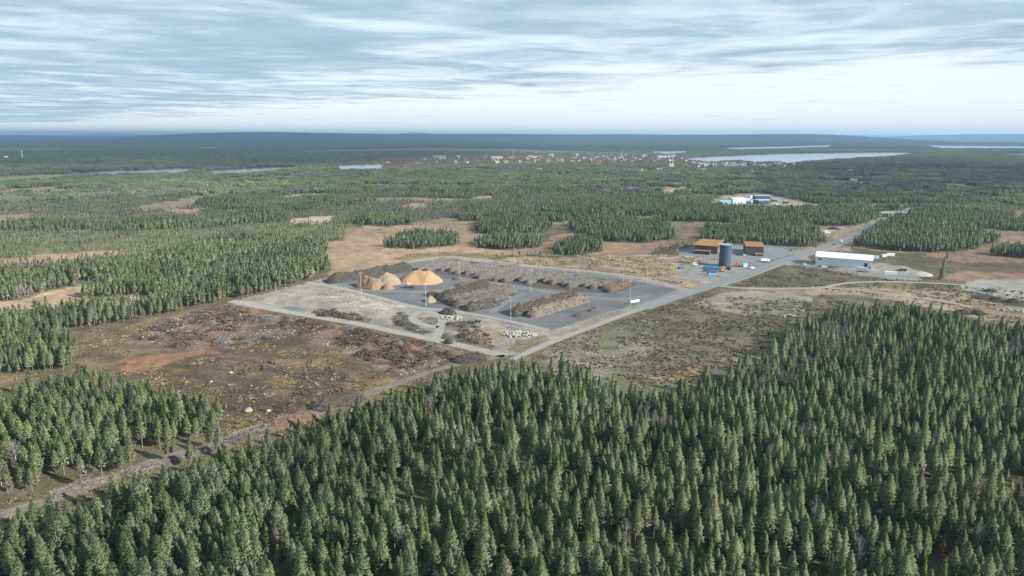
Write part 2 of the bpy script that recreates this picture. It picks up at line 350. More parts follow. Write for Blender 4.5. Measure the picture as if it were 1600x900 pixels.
# ================================================================ GROUND
def terrain(x, y):
    r = np.hypot(x, y); z = np.zeros_like(r)
    az = np.degrees(np.arctan2(x, y))
    def hill(px, d, h, wx, wd):
        X = (px-800)/F*d; return h*np.exp(-((x-X)/wx)**2-((y-d)/wd)**2)
    z += hill(430, 15500, 134, 2600, 2500)+hill(300, 14000, 45, 1600, 2000)+hill(60, 17000, 80, 4200, 3000)
    z += hill(560, 19000, 70, 3500, 2500)+hill(760, 18000, 92, 3800, 2500)+hill(1000, 17000, 100, 3600, 2300)
    z += hill(1270, 15000, 128, 1800, 2000)+hill(1150, 19000, 90, 3000, 2500)+hill(1480, 22000, 145, 4500, 2600)+hill(1650, 20000, 90, 3000, 2500)
    z += hill(652, 36000, 250, 1300, 1500)+hill(825, 38000, 200, 1500, 1500)+hill(420, 36000, 235, 2200, 1500)+hill(190, 38000, 180, 2500, 2000)
    z += hill(960, 38000, 170, 3000, 1500)+hill(1380, 38000, 230, 5000, 2000)
    z += np.clip((r-11000)/6000, 0, 1)*(fbm(x, y, 2400, 33, 4)-.4)*70
    return z*np.clip((r-9500)/2500, 0, 1)
def build_ground():
    az = np.concatenate([np.linspace(-43, 43, 760), np.linspace(46, 314, 60)])
    rows = np.concatenate([np.linspace(1080, 270, 500), np.linspace(268.5, 222, 44), np.linspace(221, 212.5, 26)])
    dep = np.arctan((rows-450)/F)+PITCH
    R = np.concatenate([[0.5, 40, 80, 110], CH/np.tan(dep), [42000, 48000]])
    R = np.sort(np.unique(R))
    A, RR = np.meshgrid(np.radians(az), R)
    x = (np.sin(A)*RR).ravel(); y = (np.cos(A)*RR).ravel()
    z = terrain(x, y)
    col, det, cls, px, py = classify(x, y)
    # large-scale tone variation of the ground cover itself
    v = fbm(x, y, 9, 120, 4); v2 = fbm(x, y, 60, 130, 3)
    k = (1+(v-.5)*1.3*det*np.clip(900/np.hypot(x, y), .3, 1))*(1+(v2-.5)*.6)
    yel = np.clip((fbm(x, y, 16, 140, 4)-.53)*6, 0, 1)*(det > .65)*(det < .95)*(cls == 0)
    col = col*k[:, None]*.64
    col = col*(1-yel[:, None]*.3)+np.array((.17, .13, .06))*yel[:, None]*.3
    heath = inpoly(px, py, [(862, 536), (1000, 486), (1200, 470), (1330, 470), (1230, 560), (1100, 645), (950, 655), (870, 612)])
    gr = np.clip((fbm(x, y, 28, 150, 4)-.47)*7, 0, 1)*heath*(px > 940)
    col = col*(1-gr[:, None]*.6)+np.array((.095, .11, .05))*gr[:, None]*.6
    clr = inpoly(px, py, [(180, 580), (340, 547), (440, 522), (640, 602), (560, 628), (440, 680), (230, 600)])
    gr = np.clip((fbm(x, y*1.5, 18, 160, 4)-.5)*7, 0, 1)*clr
    col = col*(1-gr[:, None]*.45)+np.array((.17, .12, .055))*gr[:, None]*.45
    na = len(az); nr = len(R)
    i = np.arange(nr-1)[:, None]*na; j = np.arange(na)[None, :]; j2 = (j+1) % na
    Q = np.stack([i+j, i+j2, i+na+j2, i+na+j], -1).reshape(-1, 4)[:, ::-1]
    m, nt, b = mat('ground_cover', .95, .1)
    at = nt.nodes.new('ShaderNodeAttribute'); at.attribute_name = 'cover'
    ad = nt.nodes.new('ShaderNodeAttribute'); ad.attribute_name = 'speckle'
    ge = nt.nodes.new('ShaderNodeNewGeometry')
    n1 = noise(nt, .55, 6, .75, ge.outputs['Position']); n2 = noise(nt, .12, 5, .7, ge.outputs['Position'], .6)
    r1 = ramp(nt, n1.outputs[0], [(.32, .42), (.5, 1.), (.68, 1.9)])
    r2 = ramp(nt, n2.outputs[0], [(.3, .6), (.7, 1.45)])
    c = mixc(nt, ad.outputs['Fac'], at.outputs['Color'], mixc(nt, 1., at.outputs['Color'], r1.outputs[0], 'MULTIPLY'))
    c = mixc(nt, .7, c, mixc(nt, 1., c, r2.outputs[0], 'MULTIPLY'))
    # bleached straw flecks
    n3 = noise(nt, .9, 4, .8, ge.outputs['Position'])
    fm = nt.nodes.new('ShaderNodeMath'); fm.operation = 'MULTIPLY'
    nt.links.new(ramp(nt, n3.outputs[0], [(.6, 0.), (.68, .75)]).outputs[0], fm.inputs[0]); 
    r4 = ramp(nt, ad.outputs['Fac'], [(.55, 0.), (1., 1.)]); nt.links.new(r4.outputs[0], fm.inputs[1])
    c = mixc(nt, fm.outputs[0], c, (.42, .36, .27))
    nt.links.new(c, b.inputs['Base Color'])
    bp = nt.nodes.new('ShaderNodeBump'); bp.inputs['Distance'].default_value = .5; bp.inputs['Strength'].default_value = .6
    nt.links.new(n1.outputs[0], bp.inputs['Height']); nt.links.new(bp.outputs[0], b.inputs['Normal'])
    me = npmesh('ground', np.stack([x, y, z], -1), Q, m, smooth=True)
    ca = me.attributes.new('cover', 'FLOAT_COLOR', 'POINT')
    ca.data.foreach_set('color', np.concatenate([np.clip(col, 0, 1), np.ones((len(x), 1))], 1).astype(np.float32).ravel())
    da = me.attributes.new('speckle', 'FLOAT', 'POINT'); da.data.foreach_set('value', det.astype(np.float32))
    return tag(link('ground', me), kind='structure')
build_ground()

# ---------------------------------------------------------------- sheets: roads, yards, water
def spline(pts, step=6.0):
    """Catmull-Rom through world points"""
    pts = [Vector(p) for p in pts]; out = []
    for i in range(len(pts)-1):
        p0 = pts[max(i-1, 0)]; p1 = pts[i]; p2 = pts[i+1]; p3 = pts[min(i+2, len(pts)-1)]
        n = max(2, int((p2-p1).length/step))
        for k in range(n):
            t = k/n
            out.append(.5*((2*p1)+(p2-p0)*t+(2*p0-5*p1+4*p2-p3)*t*t+(3*p1-p0-3*p2+p3)*t**3))
    out.append(pts[-1]); return out
def ribbon(name, pix, width, z, m, kind='structure', jag=.0, step=5.0):
    c = spline([g(*p) for p in pix], step); V = []; Fc = []
    for i, p in enumerate(c):
        d = (c[min(i+1, len(c)-1)]-c[max(i-1, 0)]).normalized(); n = Vector((-d.y, d.x, 0))
        w = (width[0]+(width[1]-width[0])*i/(len(c)-1) if hasattr(width, '__len__') else width)/2
        a = w*(1+rnd.uniform(-jag, jag)); b = w*(1+rnd.uniform(-jag, jag))
        V += [(p.x-n.x*a, p.y-n.y*a, z), (p.x+n.x*b, p.y+n.y*b, z)]
    for i in range(len(c)-1): Fc.append((2*i, 2*i+2, 2*i+3, 2*i+1))
    me = npmesh(name, V, [f[::-1] for f in Fc], m)
    me.flip_normals() if me.polygons[0].normal.z < 0 else None
    return tag(link(name, me), kind=kind)
def sheet(name, pix, z, m, jag=0.0, n=8):
    """polygon sheet with slightly wandering edges"""
    P0 = [g(*p) for p in pix]; pts = []
    for i, a in enumerate(P0):
        b = P0[(i+1) % len(P0)]
        for k in range(n):
            q = a.lerp(b, k/n)
            if k: q += Vector((rnd.uniform(-jag, jag), rnd.uniform(-jag, jag), 0))
            pts.append(q)
    import bmesh
    bm = bmesh.new(); vs = [bm.verts.new((p.x, p.y, z)) for p in pts]
    f = bm.faces.new(vs); f.normal_update()
    if f.normal.z < 0: f.normal_flip()
    bmesh.ops.triangulate(bm, faces=[f]); me = bpy.data.meshes.new(name); bm.to_mesh(me); bm.free(); me.materials.append(m)
    return tag(link(name, me), kind='structure')
m_yard = speckle('yard_asphalt', (0.066, 0.072, 0.086), (0.145, 0.150, 0.158), .035, (0.119, 0.110, 0.101), rough=.8, lo=.3, hi=.7)
m_road = speckle('road_asphalt', (0.161, 0.169, 0.184), (0.204, 0.208, 0.215), .08, (0.179, 0.179, 0.179), rough=.8)
m_grav = speckle('gravel_road', (0.214, 0.205, 0.193), (0.267, 0.256, 0.241), .15, (0.193, 0.182, 0.166), rough=.95)
m_dirt = speckle('dirt_track', (.085, .072, .06), (.17, .15, .13), .25, (.22, .2, .18), rough=.95)
m_sand = speckle('pale_sand_road', (0.248, 0.223, 0.186), (0.310, 0.285, 0.248), .2, (0.223, 0.192, 0.155), rough=.95)
sheet('yard_pavement', [(509, 437), (560, 425), (650, 409), (707, 405), (760, 411), (835, 420), (920, 427), (985, 437), (1058, 452), (1036, 462), (996, 476), (950, 490), (862, 517), (800, 507), (730, 491), (652, 482), (567, 459)], .02, m_yard, .5)
m_litter_shade = speckle('bark_litter_shade', (.045, .04, .038), (.08, .07, .065), .4, (.12, .11, .1))  # dark litter under the brush rows, with the groove shade painted in
sheet('bark_and_shade_ground', [(648, 424), (692, 406), (708, 404.5), (800, 417), (815, 419), (752, 436.5), (700, 430)], .024, m_litter_shade, 1.0)
sheet('bark_and_shade_ground', [(770, 439), (815, 422), (835, 421.5), (960, 437), (996, 444), (962, 458.5), (900, 456), (820, 447)], .024, m_litter_shade, 1.0)
sheet('bark_and_shade_ground', [(672, 471), (760, 447), (808, 455), (800, 464), (776, 480), (730, 488), (700, 479)], .024, m_litter_shade, 1.0)
m_rut = speckle('wheel_rut_mud', (.03, .026, .022), (.065, .055, .046), .5, (.05, .043, .036))
for w_ in ([(262, 588), (300, 590), (335, 600), (375, 612), (405, 628)], [(330, 575), (352, 582), (372, 598), (420, 606), (470, 609), (520, 606)], [(392, 592), (398, 606), (412, 622), (440, 632)], [(482, 562), (476, 580), (466, 600), (462, 610)], [(300, 606), (345, 622), (395, 640), (430, 655)], [(405, 575), (450, 585), (510, 586), (565, 600)], [(345, 560), (395, 568), (440, 584), (500, 600), (548, 615)]):
    for dx_ in (0, 1.0):
        ribbon('wheel_rut', [(a_+dx_*5.5, b_-dx_*1.6) for a_, b_ in w_], 1.0, .012+dx_*.006, m_rut, jag=.5, step=2.5)
m_tracks = speckle('worn_asphalt_lane', (0.120, 0.124, 0.132), (0.176, 0.176, 0.180), .1, (0.136, 0.132, 0.124), rough=.85)
ribbon('yard_lane', [(560, 452), (640, 456), (700, 452), (745, 440), (800, 447), (870, 458), (960, 468), (1020, 462)], (7, 9), .028, m_tracks, jag=.35, step=4)
ribbon('yard_lane', [(820, 458), (790, 472), (770, 488)], 5, .026, m_tracks, jag=.4, step=4)
ribbon('gravel_road', [(362, 470), (400, 477), (440, 486), (500, 496), (560, 506), (620, 519), (680, 531), (740, 545), (790, 556)], 7.5, .03, m_grav, jag=.1)
ribbon('perimeter_road', [(480, 441), (540, 452), (600, 467), (650, 480), (690, 484), (740, 491), (800, 503), (858, 516)], 5.5, .035, m_grav, jag=.1)
ribbon('perimeter_road', [(640, 409), (700, 401), (760, 407), (835, 416), (920, 424), (985, 432), (1040, 444), (1085, 455)], 5.5, .035, m_grav, jag=.1)
ribbon('access_road', [(800, 562), (862, 535), (930, 509), (1000, 483), (1060, 464)], (4.6, 5.5), .045, m_grav, jag=.04)
ribbon('main_road', [(1006, 481), (1050, 466), (1100, 450), (1136, 437.5), (1185, 421), (1226, 406.5), (1262, 395.8), (1295, 383.5), (1322, 373.8), (1345, 365), (1358, 354.5), (1391, 339), (1427, 324.5)], (12, 11), .055, m_road, jag=.02)
ribbon('cycle_path', [(1130, 446), (1170, 433), (1210, 418), (1245, 405.5), (1280, 394), (1310, 384), (1335, 374)], 3.2, .05, m_grav)
ribbon('dirt_loop_road', [(681, 529), (688, 512), (691, 499), (679, 490), (660, 486.5), (646, 493), (648, 502), (664, 508), (684, 512)], 6.0, .05, m_grav, jag=.06, step=3)
ribbon('sand_road', [(1120, 446), (1160, 450), (1232, 450.5), (1284, 449.5), (1299, 446.5), (1322, 442.5), (1362, 440.5), (1405, 440.5), (1449, 442), (1492, 444.5), (1540, 450)], 5.0, .045, m_sand, jag=.08)
ribbon('sand_road', [(1284, 449.5), (1330, 452), (1400, 461), (1470, 470), (1520, 480)], 4.0, .04, m_sand, jag=.15)
ribbon('forest_track', [(-160, 868), (0, 806), (130, 763), (240, 722), (300, 704), (400, 678), (470, 653), (540, 630), (600, 606), (700, 573), (790, 556)], (6.5, 5), .03, m_dirt, jag=.12)
sheet('hall_forecourt', [(1085, 398), (1070, 394), (1088, 386), (1205, 386), (1258, 393), (1180, 411), (1120, 404)], .03, speckle('forecourt_asphalt', (0.168, 0.174, 0.188), (0.208, 0.215, 0.222), .05, rough=.8), .3)
def water(name, pix, z=.08, jag=.0):
    return sheet(name, pix, z, m_water, jag, 6)
m_water, nt, b = mat('lake_water', .12, .5); b.inputs['Base Color'].default_value = (.05, .07, .09, 1)
ge = nt.nodes.new('ShaderNodeNewGeometry'); nn = noise(nt, .8, 3, .6, ge.outputs['Position']); bp = nt.nodes.new('ShaderNodeBump'); bp.inputs['Distance'].default_value = .04
nt.links.new(nn.outputs[0], bp.inputs['Height']); nt.links.new(bp.outputs[0], b.inputs['Normal'])
LAKES = [
 [(105, 271), (150, 267), (200, 265), (245, 264), (300, 262), (306, 265.5), (280, 266.5), (240, 267.5), (180, 269.5), (130, 272)],
 [(315, 267), (360, 264), (400, 261.5), (436, 260), (470, 260.5), (440, 263.5), (400, 266), (371, 268.6), (335, 269.3)],
 [(524, 259.5), (545, 257.5), (575, 257), (600, 257.3), (596, 259.5), (560, 261), (530, 261.8)],
 [(1067, 249), (1090, 245), (1150, 242.5), (1200, 240.5), (1262, 239.2), (1330, 238.5), (1394, 237.8), (1450, 239.5), (1400, 242), (1356, 244.2), (1310, 246.5), (1270, 249), (1215, 250.8), (1180, 251.5), (1160, 249), (1112, 250.5)],
 [(1110, 231.8), (1170, 229.5), (1225, 228.6), (1280, 227), (1299, 226.8), (1300, 229), (1311, 230), (1225, 231.3), (1150, 232.6)],
 [(1446, 228.5), (1465, 225.5), (1520, 224.2), (E, 224), (E, 231.5), (1540, 231), (1469, 231)],
 [(1547, 242.5), (1570, 240), (E, 237), (E, 240.5), (1600, 241)],
 [(1000, 238.2), (1030, 236), (1078, 235.5), (1075, 237.5), (1040, 239.3)], [(1010, 232.4), (1029, 231.6), (1030, 232.6)], [(1059, 231.8), (1074, 230.6), (1075, 232)]]
for L in LAKES:
    A0 = np.array(L, float)
    for i, (a, b) in enumerate(list(L)):
        if inpoly(np.array([a+.01]), np.array([b-.45]), A0)[0] or inpoly(np.array([a-.01]), np.array([b-.45]), A0)[0]: L[i] = (a, b+10*(b-211.5)/CH*1.25)      # the shore itself lies behind the tree tops seen from here
for L in LAKES: water('lake_water' if len(L) > 4 else 'pond_water', L, .3)
ribbon('ditch_water', [(342, 541), (360, 537.5), (385, 532), (405, 527), (424, 521.5), (440, 519), (456, 514.5)], 2.6, .04, m_water, jag=.4, step=3)
ribbon('ditch_water', [(262, 500), (275, 502.5), (287, 503)], 1.8, .04, m_water, jag=.4, step=3)
water('puddle_water', [(440, 481), (452, 478.5), (468, 481), (470, 484), (455, 484)], .03, .3)
FOREST_BLOCK = LAKES

# ================================================================ SKY LAYER: thin broken altostratus deck
def build_clouds():
    m = bpy.data.materials.new('cloud_deck'); m.use_nodes = True; nt = clear(m.node_tree)
    ge = nt.nodes.new('ShaderNodeNewGeometry')
    mp = nt.nodes.new('ShaderNodeMapping'); mp.inputs['Scale'].default_value = (.001, .001, .001)
    nt.links.new(ge.outputs['Position'], mp.inputs[0]); co = mp.outputs[0]
    big = noise(nt, .16, 3, .55, co, .8)
    mp2 = nt.nodes.new('ShaderNodeMapping'); mp2.inputs['Scale'].default_value = (.8, 1.0, 1); mp2.inputs['Rotation'].default_value = (0, 0, .35)
    nt.links.new(co, mp2.inputs[0])
    med = noise(nt, .42, 6, .52, mp2.outputs[0], .9)
    fine = noise(nt, 1.9, 4, .5, mp2.outputs[0], .3)
    def M(op, a, b, c=None):
        n = nt.nodes.new('ShaderNodeMath'); n.operation = op
        for k, v in enumerate((a, b) if c is None else (a, b, c)):
            if isinstance(v, bpy.types.NodeSocket): nt.links.new(v, n.inputs[k])
            else: n.inputs[k].default_value = v
        return n.outputs[0]
    sx = nt.nodes.new('ShaderNodeSeparateXYZ'); nt.links.new(co, sx.inputs[0])
    # cover thins out with distance, sooner to the east
    edge = M('MULTIPLY_ADD', sx.outputs[0], 1.1, M('MULTIPLY', sx.outputs[1], .9))
    far = nt.nodes.new('ShaderNodeMapRange'); far.inputs[1].default_value = 17; far.inputs[2].default_value = 40; far.inputs[3].default_value = .0; far.inputs[4].default_value = .33
    nt.links.new(edge, far.inputs[0])
    d = M('ADD', M('MULTIPLY', big.outputs[0], .75), M('MULTIPLY', med.outputs[0], .42))
    d = M('ADD', d, M('MULTIPLY', fine.outputs[0], .12))
    d = M('SUBTRACT', d, far.outputs[0])
    cov = nt.nodes.new('ShaderNodeMapRange'); cov.inputs[1].default_value = .36; cov.inputs[2].default_value = .72; cov.inputs[3].default_value = 0; cov.inputs[4].default_value = .86
    cov.interpolation_type = 'SMOOTHSTEP'; nt.links.new(d, cov.inputs[0])
    # openings added to the unseen deck overhead, lighting the woods and bog at left
    def gap(cx, cy, a, b_, f):
        u = M('DIVIDE', M('SUBTRACT', sx.outputs[0], cx), a); v = M('DIVIDE', M('SUBTRACT', sx.outputs[1], cy), b_)
        e = M('ADD', M('MULTIPLY', u, u), M('MULTIPLY', v, v)); return M('MULTIPLY_ADD', M('EXPONENT', M('MULTIPLY', M('MULTIPLY', e, e), -1.0), 0.0), -f, 1.0)
    cvo = M('MULTIPLY', M('MULTIPLY', cov.outputs[0], gap(-.36+3.99, .45-2.12, .40, .50, 1.0)), gap(-1.1+3.99, .95-2.12, .55, .22, .8))
    cvo = M('MULTIPLY', cvo, gap(4.1, -1.4, 1.7, 1.7, .5))  # cover overhead thinned further, added to brighten the whole site
    # added unseen cloud patch, dimming sun on the yard and right near forest
    cvo = M('MAXIMUM', cvo, M('SUBTRACT', .3, M('MULTIPLY', gap(.25+3.99, .35-2.12, .5, .6, 1.0), .3)))
    tr = nt.nodes.new('ShaderNodeBsdfTransparent'); tl = nt.nodes.new('ShaderNodeBsdfTranslucent'); mx = nt.nodes.new('ShaderNodeMixShader')
    cr = ramp(nt, M('ADD', M('ADD', M('MULTIPLY', med.outputs[0], .45), M('MULTIPLY', fine.outputs[0], .13)), M('MULTIPLY', big.outputs[0], .35)), [(.36, (.18, .248, .31)), (.47, (.13, .195, .262)), (.60, (.095, .153, .218))])
    nt.links.new(cr.outputs[0], tl.inputs[0])
    nt.links.new(cvo, mx.inputs[0]); nt.links.new(tr.outputs[0], mx.inputs[1]); nt.links.new(tl.outputs[0], mx.inputs[2])
    o = nt.nodes.new('ShaderNodeOutputMaterial'); nt.links.new(mx.outputs[0], o.inputs[0])
    s = 130000; z = 2300
    me = npmesh('sky_cloud_layer', [(-s, -s, z), (s, -s, z), (s, s, z), (-s, s, z)], [(0, 1, 2, 3)], m)
    ob = tag(link('sky', me), 'thin broken cloud deck over the whole landscape', kind='structure')
build_clouds()

# ================================================================ TREES
def foliage(name, c1, c2, c3, trans=.25):
    m, nt, b = mat(name, .75, .15)
    oi = nt.nodes.new('ShaderNodeObjectInfo'); ge = nt.nodes.new('ShaderNodeNewGeometry')
    r = ramp(nt, oi.outputs['Random'], [(0., c1), (.5, c2), (1., c3)])
    n = noise(nt, .02, 3, .5, ge.outputs['Position'])
    c = mixc(nt, 1., r.outputs[0], ramp(nt, n.outputs[0], [(.3, .78), (.7, 1.25)]).outputs[0], 'MULTIPLY')
    n2 = noise(nt, 1.6, 3, .7, ge.outputs['Position'])
    c = mixc(nt, 1., c, ramp(nt, n2.outputs[0], [(.3, .6), (.7, 1.4)]).outputs[0], 'MULTIPLY')
    nt.links.new(c, b.inputs['Base Color'])
    if trans:
        t = nt.nodes.new('ShaderNodeBsdfTranslucent'); nt.links.new(c, t.inputs[0]); mx = nt.nodes.new('ShaderNodeMixShader'); mx.inputs[0].default_value = trans
        nt.links.new(b.outputs[0], mx.inputs[1]); nt.links.new(t.outputs[0], mx.inputs[2]); nt.links.new(mx.outputs[0], nt.nodes['Material Output'].inputs[0])
    return m
M_PINE = foliage('pine_needles', (.185, .24, .128), (.225, .275, .158), (.265, .30, .185), .52)
M_YOUNG_SUNLIT = foliage('young_sunlit_needles', (.225, .285, .135), (.265, .32, .16), (.305, .335, .19), .52)  # young pine colour, also paints sunlight into the left stands
M_SPRUCE = foliage('spruce_needles', (.155, .20, .09), (.18, .225, .10), (.205, .25, .115), .52)
M_BIRCH = foliage('bare_birch_twigs', (.125, .112, .115), (.155, .14, .138), (.18, .16, .145), 0)
M_YELLOW = foliage('autumn_leaves', (.3, .22, .12), (.26, .21, .12), (.2, .17, .11))
M_TWIG = speckle('dry_pine_twigs', (.12, .105, .095), (.19, .17, .155), .8)
M_BARK = speckle('pine_bark', (0.136, 0.112, 0.096), (0.216, 0.188, 0.160), 1.0)
M_BBARK = speckle('birch_bark', (.42, .4, .38), (.6, .58, .55), 1.5)
def leafquads(c, d, L, Wd, rng, up=.0):
    """elongated tufts: centres c (n,3), directions d, length L, width Wd"""
    n = len(c); rv = rng.normal(size=(n, 3)); s = np.cross(d, rv); s /= np.linalg.norm(s, axis=1)[:, None]+1e-9
    L = L[:, None]; Wd = Wd[:, None]
    a = c-d*L*.5; b = c+s*Wd*.5+d*L*.05; e = c+d*L*.55; f = c-s*Wd*.5-d*L*.05
    V = np.stack([a, b, e, f], 1).reshape(-1, 3); Q = np.arange(4*n).reshape(n, 4)
    return V, Q
def crown(kind, H, seed, nt, hs=1.0):
    rng = np.random.default_rng(seed)
    u = rng.random(nt)**(.85 if kind == 'pine' else 1.1)
    if kind == 'pine':
        base = .3*H; R = H*rng.uniform(.155, .2); prof = (1-u)**.78*(.62+.38*np.clip(u/.18, 0, 1))+.025
    elif kind == 'spruce':
        base = .06*H; R = H*.14; prof = (1-u)**1.0+.03
    else:
        base = .3*H; R = H*.12; prof = np.sqrt(np.clip(1-(2*u-.85)**2*.75, 0.02, 1))*.9
    # branches gathered into whorls with gaps
    nw = 13 if kind != 'birch' else 9
    uw = (np.floor(u*nw)+.5+rng.normal(size=nt)*.2)/nw if kind != 'birch' else u
    u = np.clip(.55*uw+.45*u, 0, .995)
    nb = 7; wi = np.floor(u*nw).astype(int); off = rng.random(nw+2)*6.28
    amp = rng.uniform(.7, 1.2, (nw+2, nb))
    bi = rng.integers(0, nb, nt); th = off[wi]+bi*6.283/nb+rng.normal(size=nt)*.26
    rr = R*prof*amp[wi, bi]*np.sqrt(rng.uniform(.08, 1.0, nt))
    droop = (-.18 if kind == 'spruce' else .1)
    z = base+(H-base)*u+rr*droop+rng.normal(size=nt)*.1
    lean = rng.normal(size=2)*.012*H
    c = np.stack([np.cos(th)*rr+lean[0]*u, np.sin(th)*rr+lean[1]*u, z], 1)
    upv = {'pine': .65, 'spruce': .05, 'birch': 1.3}[kind]
    d = np.stack([np.cos(th), np.sin(th), np.full(nt, upv)], 1)+rng.normal(size=(nt, 3))*.35
    d /= np.linalg.norm(d, axis=1)[:, None]
    s = hs*(1.0-.45*u)
    if kind == 'birch': V, Q = leafquads(c, d, 1.9*s, .10*hs*np.ones(nt)*rng.uniform(.6, 1.6, nt), rng)
    else: V, Q = leafquads(c, d, 1.35*s*rng.uniform(.7, 1.2, nt), .62*s*rng.uniform(.6, 1.2, nt), rng)
    mi = ((u < .3) & (rng.random(nt) < .55-u)).astype(int) if kind == 'pine' else np.zeros(nt, int)
    # leader
    k = 5; tv, tq = leafquads(np.tile([lean[0], lean[1], H-.25], (k, 1)), np.tile([0., 0, 1.], (k, 1))+rng.normal(size=(k, 3))*.12, np.full(k, .9), np.full(k, .3), rng)
    Q = np.concatenate([Q, tq+len(V)]); V = np.concatenate([V, tv]); mi = np.concatenate([mi, np.zeros(k, int)])
    # wind every tuft to face out of the crown
    cc = V.reshape(-1, 4, 3).mean(1); fn = np.cross(V[2::4]-V[0::4], V[3::4]-V[1::4])
    out = cc-np.array([0, 0, H*.35]); out[:, 2] = np.abs(out[:, 2])*.12+.35*H*.12; out[:, :2] *= 1.0
    fl = (fn*out).sum(1) < 0; Q[fl] = Q[fl][:, ::-1]
    return V, Q, mi, lean
def soft_normals(me, H, cards):
    """leaf tufts shade as part of a rounded crown"""
    n = len(me.vertices); co = np.empty(n*3, np.float32); me.vertices.foreach_get('co', co); co = co.reshape(-1, 3)
    rng = np.random.default_rng(5); nn = np.zeros((n, 3)); nn[:, :2] = co[:, :2]/(H*.12); nn[:, 2] = 1.0
    nn += np.repeat(rng.normal(size=(n//4+1, 3))*.2, 4, axis=0)[:n]; nn /= np.linalg.norm(nn, axis=1)[:, None]
    me.polygons.foreach_set('use_smooth', np.ones(len(me.polygons), bool))
    nn[cards:] = 0
    me.normals_split_custom_set_from_vertices(nn.tolist())
    return me
def trunkmesh(H, lean, r=.15, n=5, top=.92):
    b = MB(); b.tube((0, 0, -.2), (lean[0]*.3, lean[1]*.3, H*.5), r, r*.62, n, cap=False); b.tube((lean[0]*.3, lean[1]*.3, H*.5), (lean[0], lean[1], H*top), r*.62, .03, n, cap=False)
    return b
def tree_variants(kind, specs, nt, mats, tm, r=.15, hs=1.0, tn=5):
    out = []
    for k, (H, seed) in enumerate(specs):
        V, Q, mi, lean = crown(kind, H, seed, nt, hs)
        cm = npmesh(kind+'_crown', V, Q, mats, mi)
        tb = trunkmesh(H, lean, r, tn); t_me = tb.mesh(kind+'_trunk', tm)
        # joined version used by the far forest masses
        tv = np.array(tb.v); tq = np.array(tb.f)
        jm = npmesh(kind+'_whole', np.concatenate([V, tv]), np.concatenate([Q, tq+len(V)]), list(mats)+[tm], np.concatenate([mi, np.full(len(tq), len(mats))]))
        if kind != 'birch': soft_normals(cm, H, 10**9); soft_normals(jm, H, len(V))
        out.append((cm, t_me, jm, H))
    return out
PINES = tree_variants('pine', [(15.5, 1), (14.2, 2), (16.5, 3), (13.6, 4), (15, 5), (12.5, 6)], 1250, [M_PINE, M_TWIG], M_BARK, .15, .74)
SPRUCES = tree_variants('spruce', [(14, 21), (11.5, 22), (16, 23)], 1250, [M_SPRUCE], M_BARK, .15, .74)
BIRCHES = tree_variants('birch', [(13, 31), (11, 32), (14, 33)], 420, [M_BIRCH], M_BBARK, .1)
AUTUMN = tree_variants('birch', [(9, 41), (8, 42)], 160, [M_YELLOW], M_BBARK, .1)
def wide(me):   # autumn crowns keep leaves
    return me
PINES_YOUNG_SUNLIT = tree_variants('pine', [(14, 81), (15, 82), (13, 83)], 1000, [M_YOUNG_SUNLIT, M_TWIG], M_BARK, .15, .8)
PINE_YMID = tree_variants('pine', [(14, 91), (13, 92), (15, 93)], 190, [M_YOUNG_SUNLIT, M_TWIG], M_BARK, .16, 1.75, 3)
PINE_MID = tree_variants('pine', [(14.5, 51), (13.2, 52), (15.5, 53), (12.5, 54)], 190, [M_PINE, M_TWIG], M_BARK, .16, 1.75, 3)
SPRUCE_MID = tree_variants('spruce', [(13, 61), (15, 62)], 170, [M_SPRUCE], M_BARK, .15, 1.75, 3)
BIRCH_MID = tree_variants('birch', [(10, 71), (8, 72), (11, 73)], 150, [M_BIRCH], M_BBARK, .1, 1.7, 3)
def clump(kind, n, size, nt, hs, mats, H0, seed):
    rng = np.random.default_rng(seed); VV = []; QQ = []; MM = []; o = 0
    for k in range(n):
        H = H0*rng.uniform(.75, 1.15); V, Q, mi, _ = crown(kind, H, seed*100+k, nt, hs)
        V = V+np.array([rng.uniform(-size, size)/2, rng.uniform(-size, size)/2, 0]); VV.append(V); QQ.append(Q+o); MM.append(mi); o += len(V)
    return npmesh(kind+'_clump', np.concatenate(VV), np.concatenate(QQ), mats, np.concatenate(MM))
YCL = [clump('pine', 12, 17, 42, 3.2, [M_YOUNG_SUNLIT, M_TWIG], 7.5, s) for s in (23, 24)]
PCL = [clump('pine', 14, 17, 42, 3.2, [M_PINE, M_TWIG], 9.2, s) for s in (3, 4)]+[clump('pine', 14, 17, 42, 3.2, [M_SPRUCE, M_TWIG], 9.2, s) for s in (5, 6)]
BCL = [clump('birch', 12, 17, 40, 3.0, [M_BIRCH], 6.5, s) for s in (6, 7)]
ACL = [clump('pine', 5, 15, 40, 3.0, [M_YELLOW, M_TWIG], 5.5, s) for s in (8, 9)]
PFAR = [clump('pine', 40, 46, 12, 5.5, [M_SPRUCE, M_TWIG], 10, s) for s in (13, 14)]

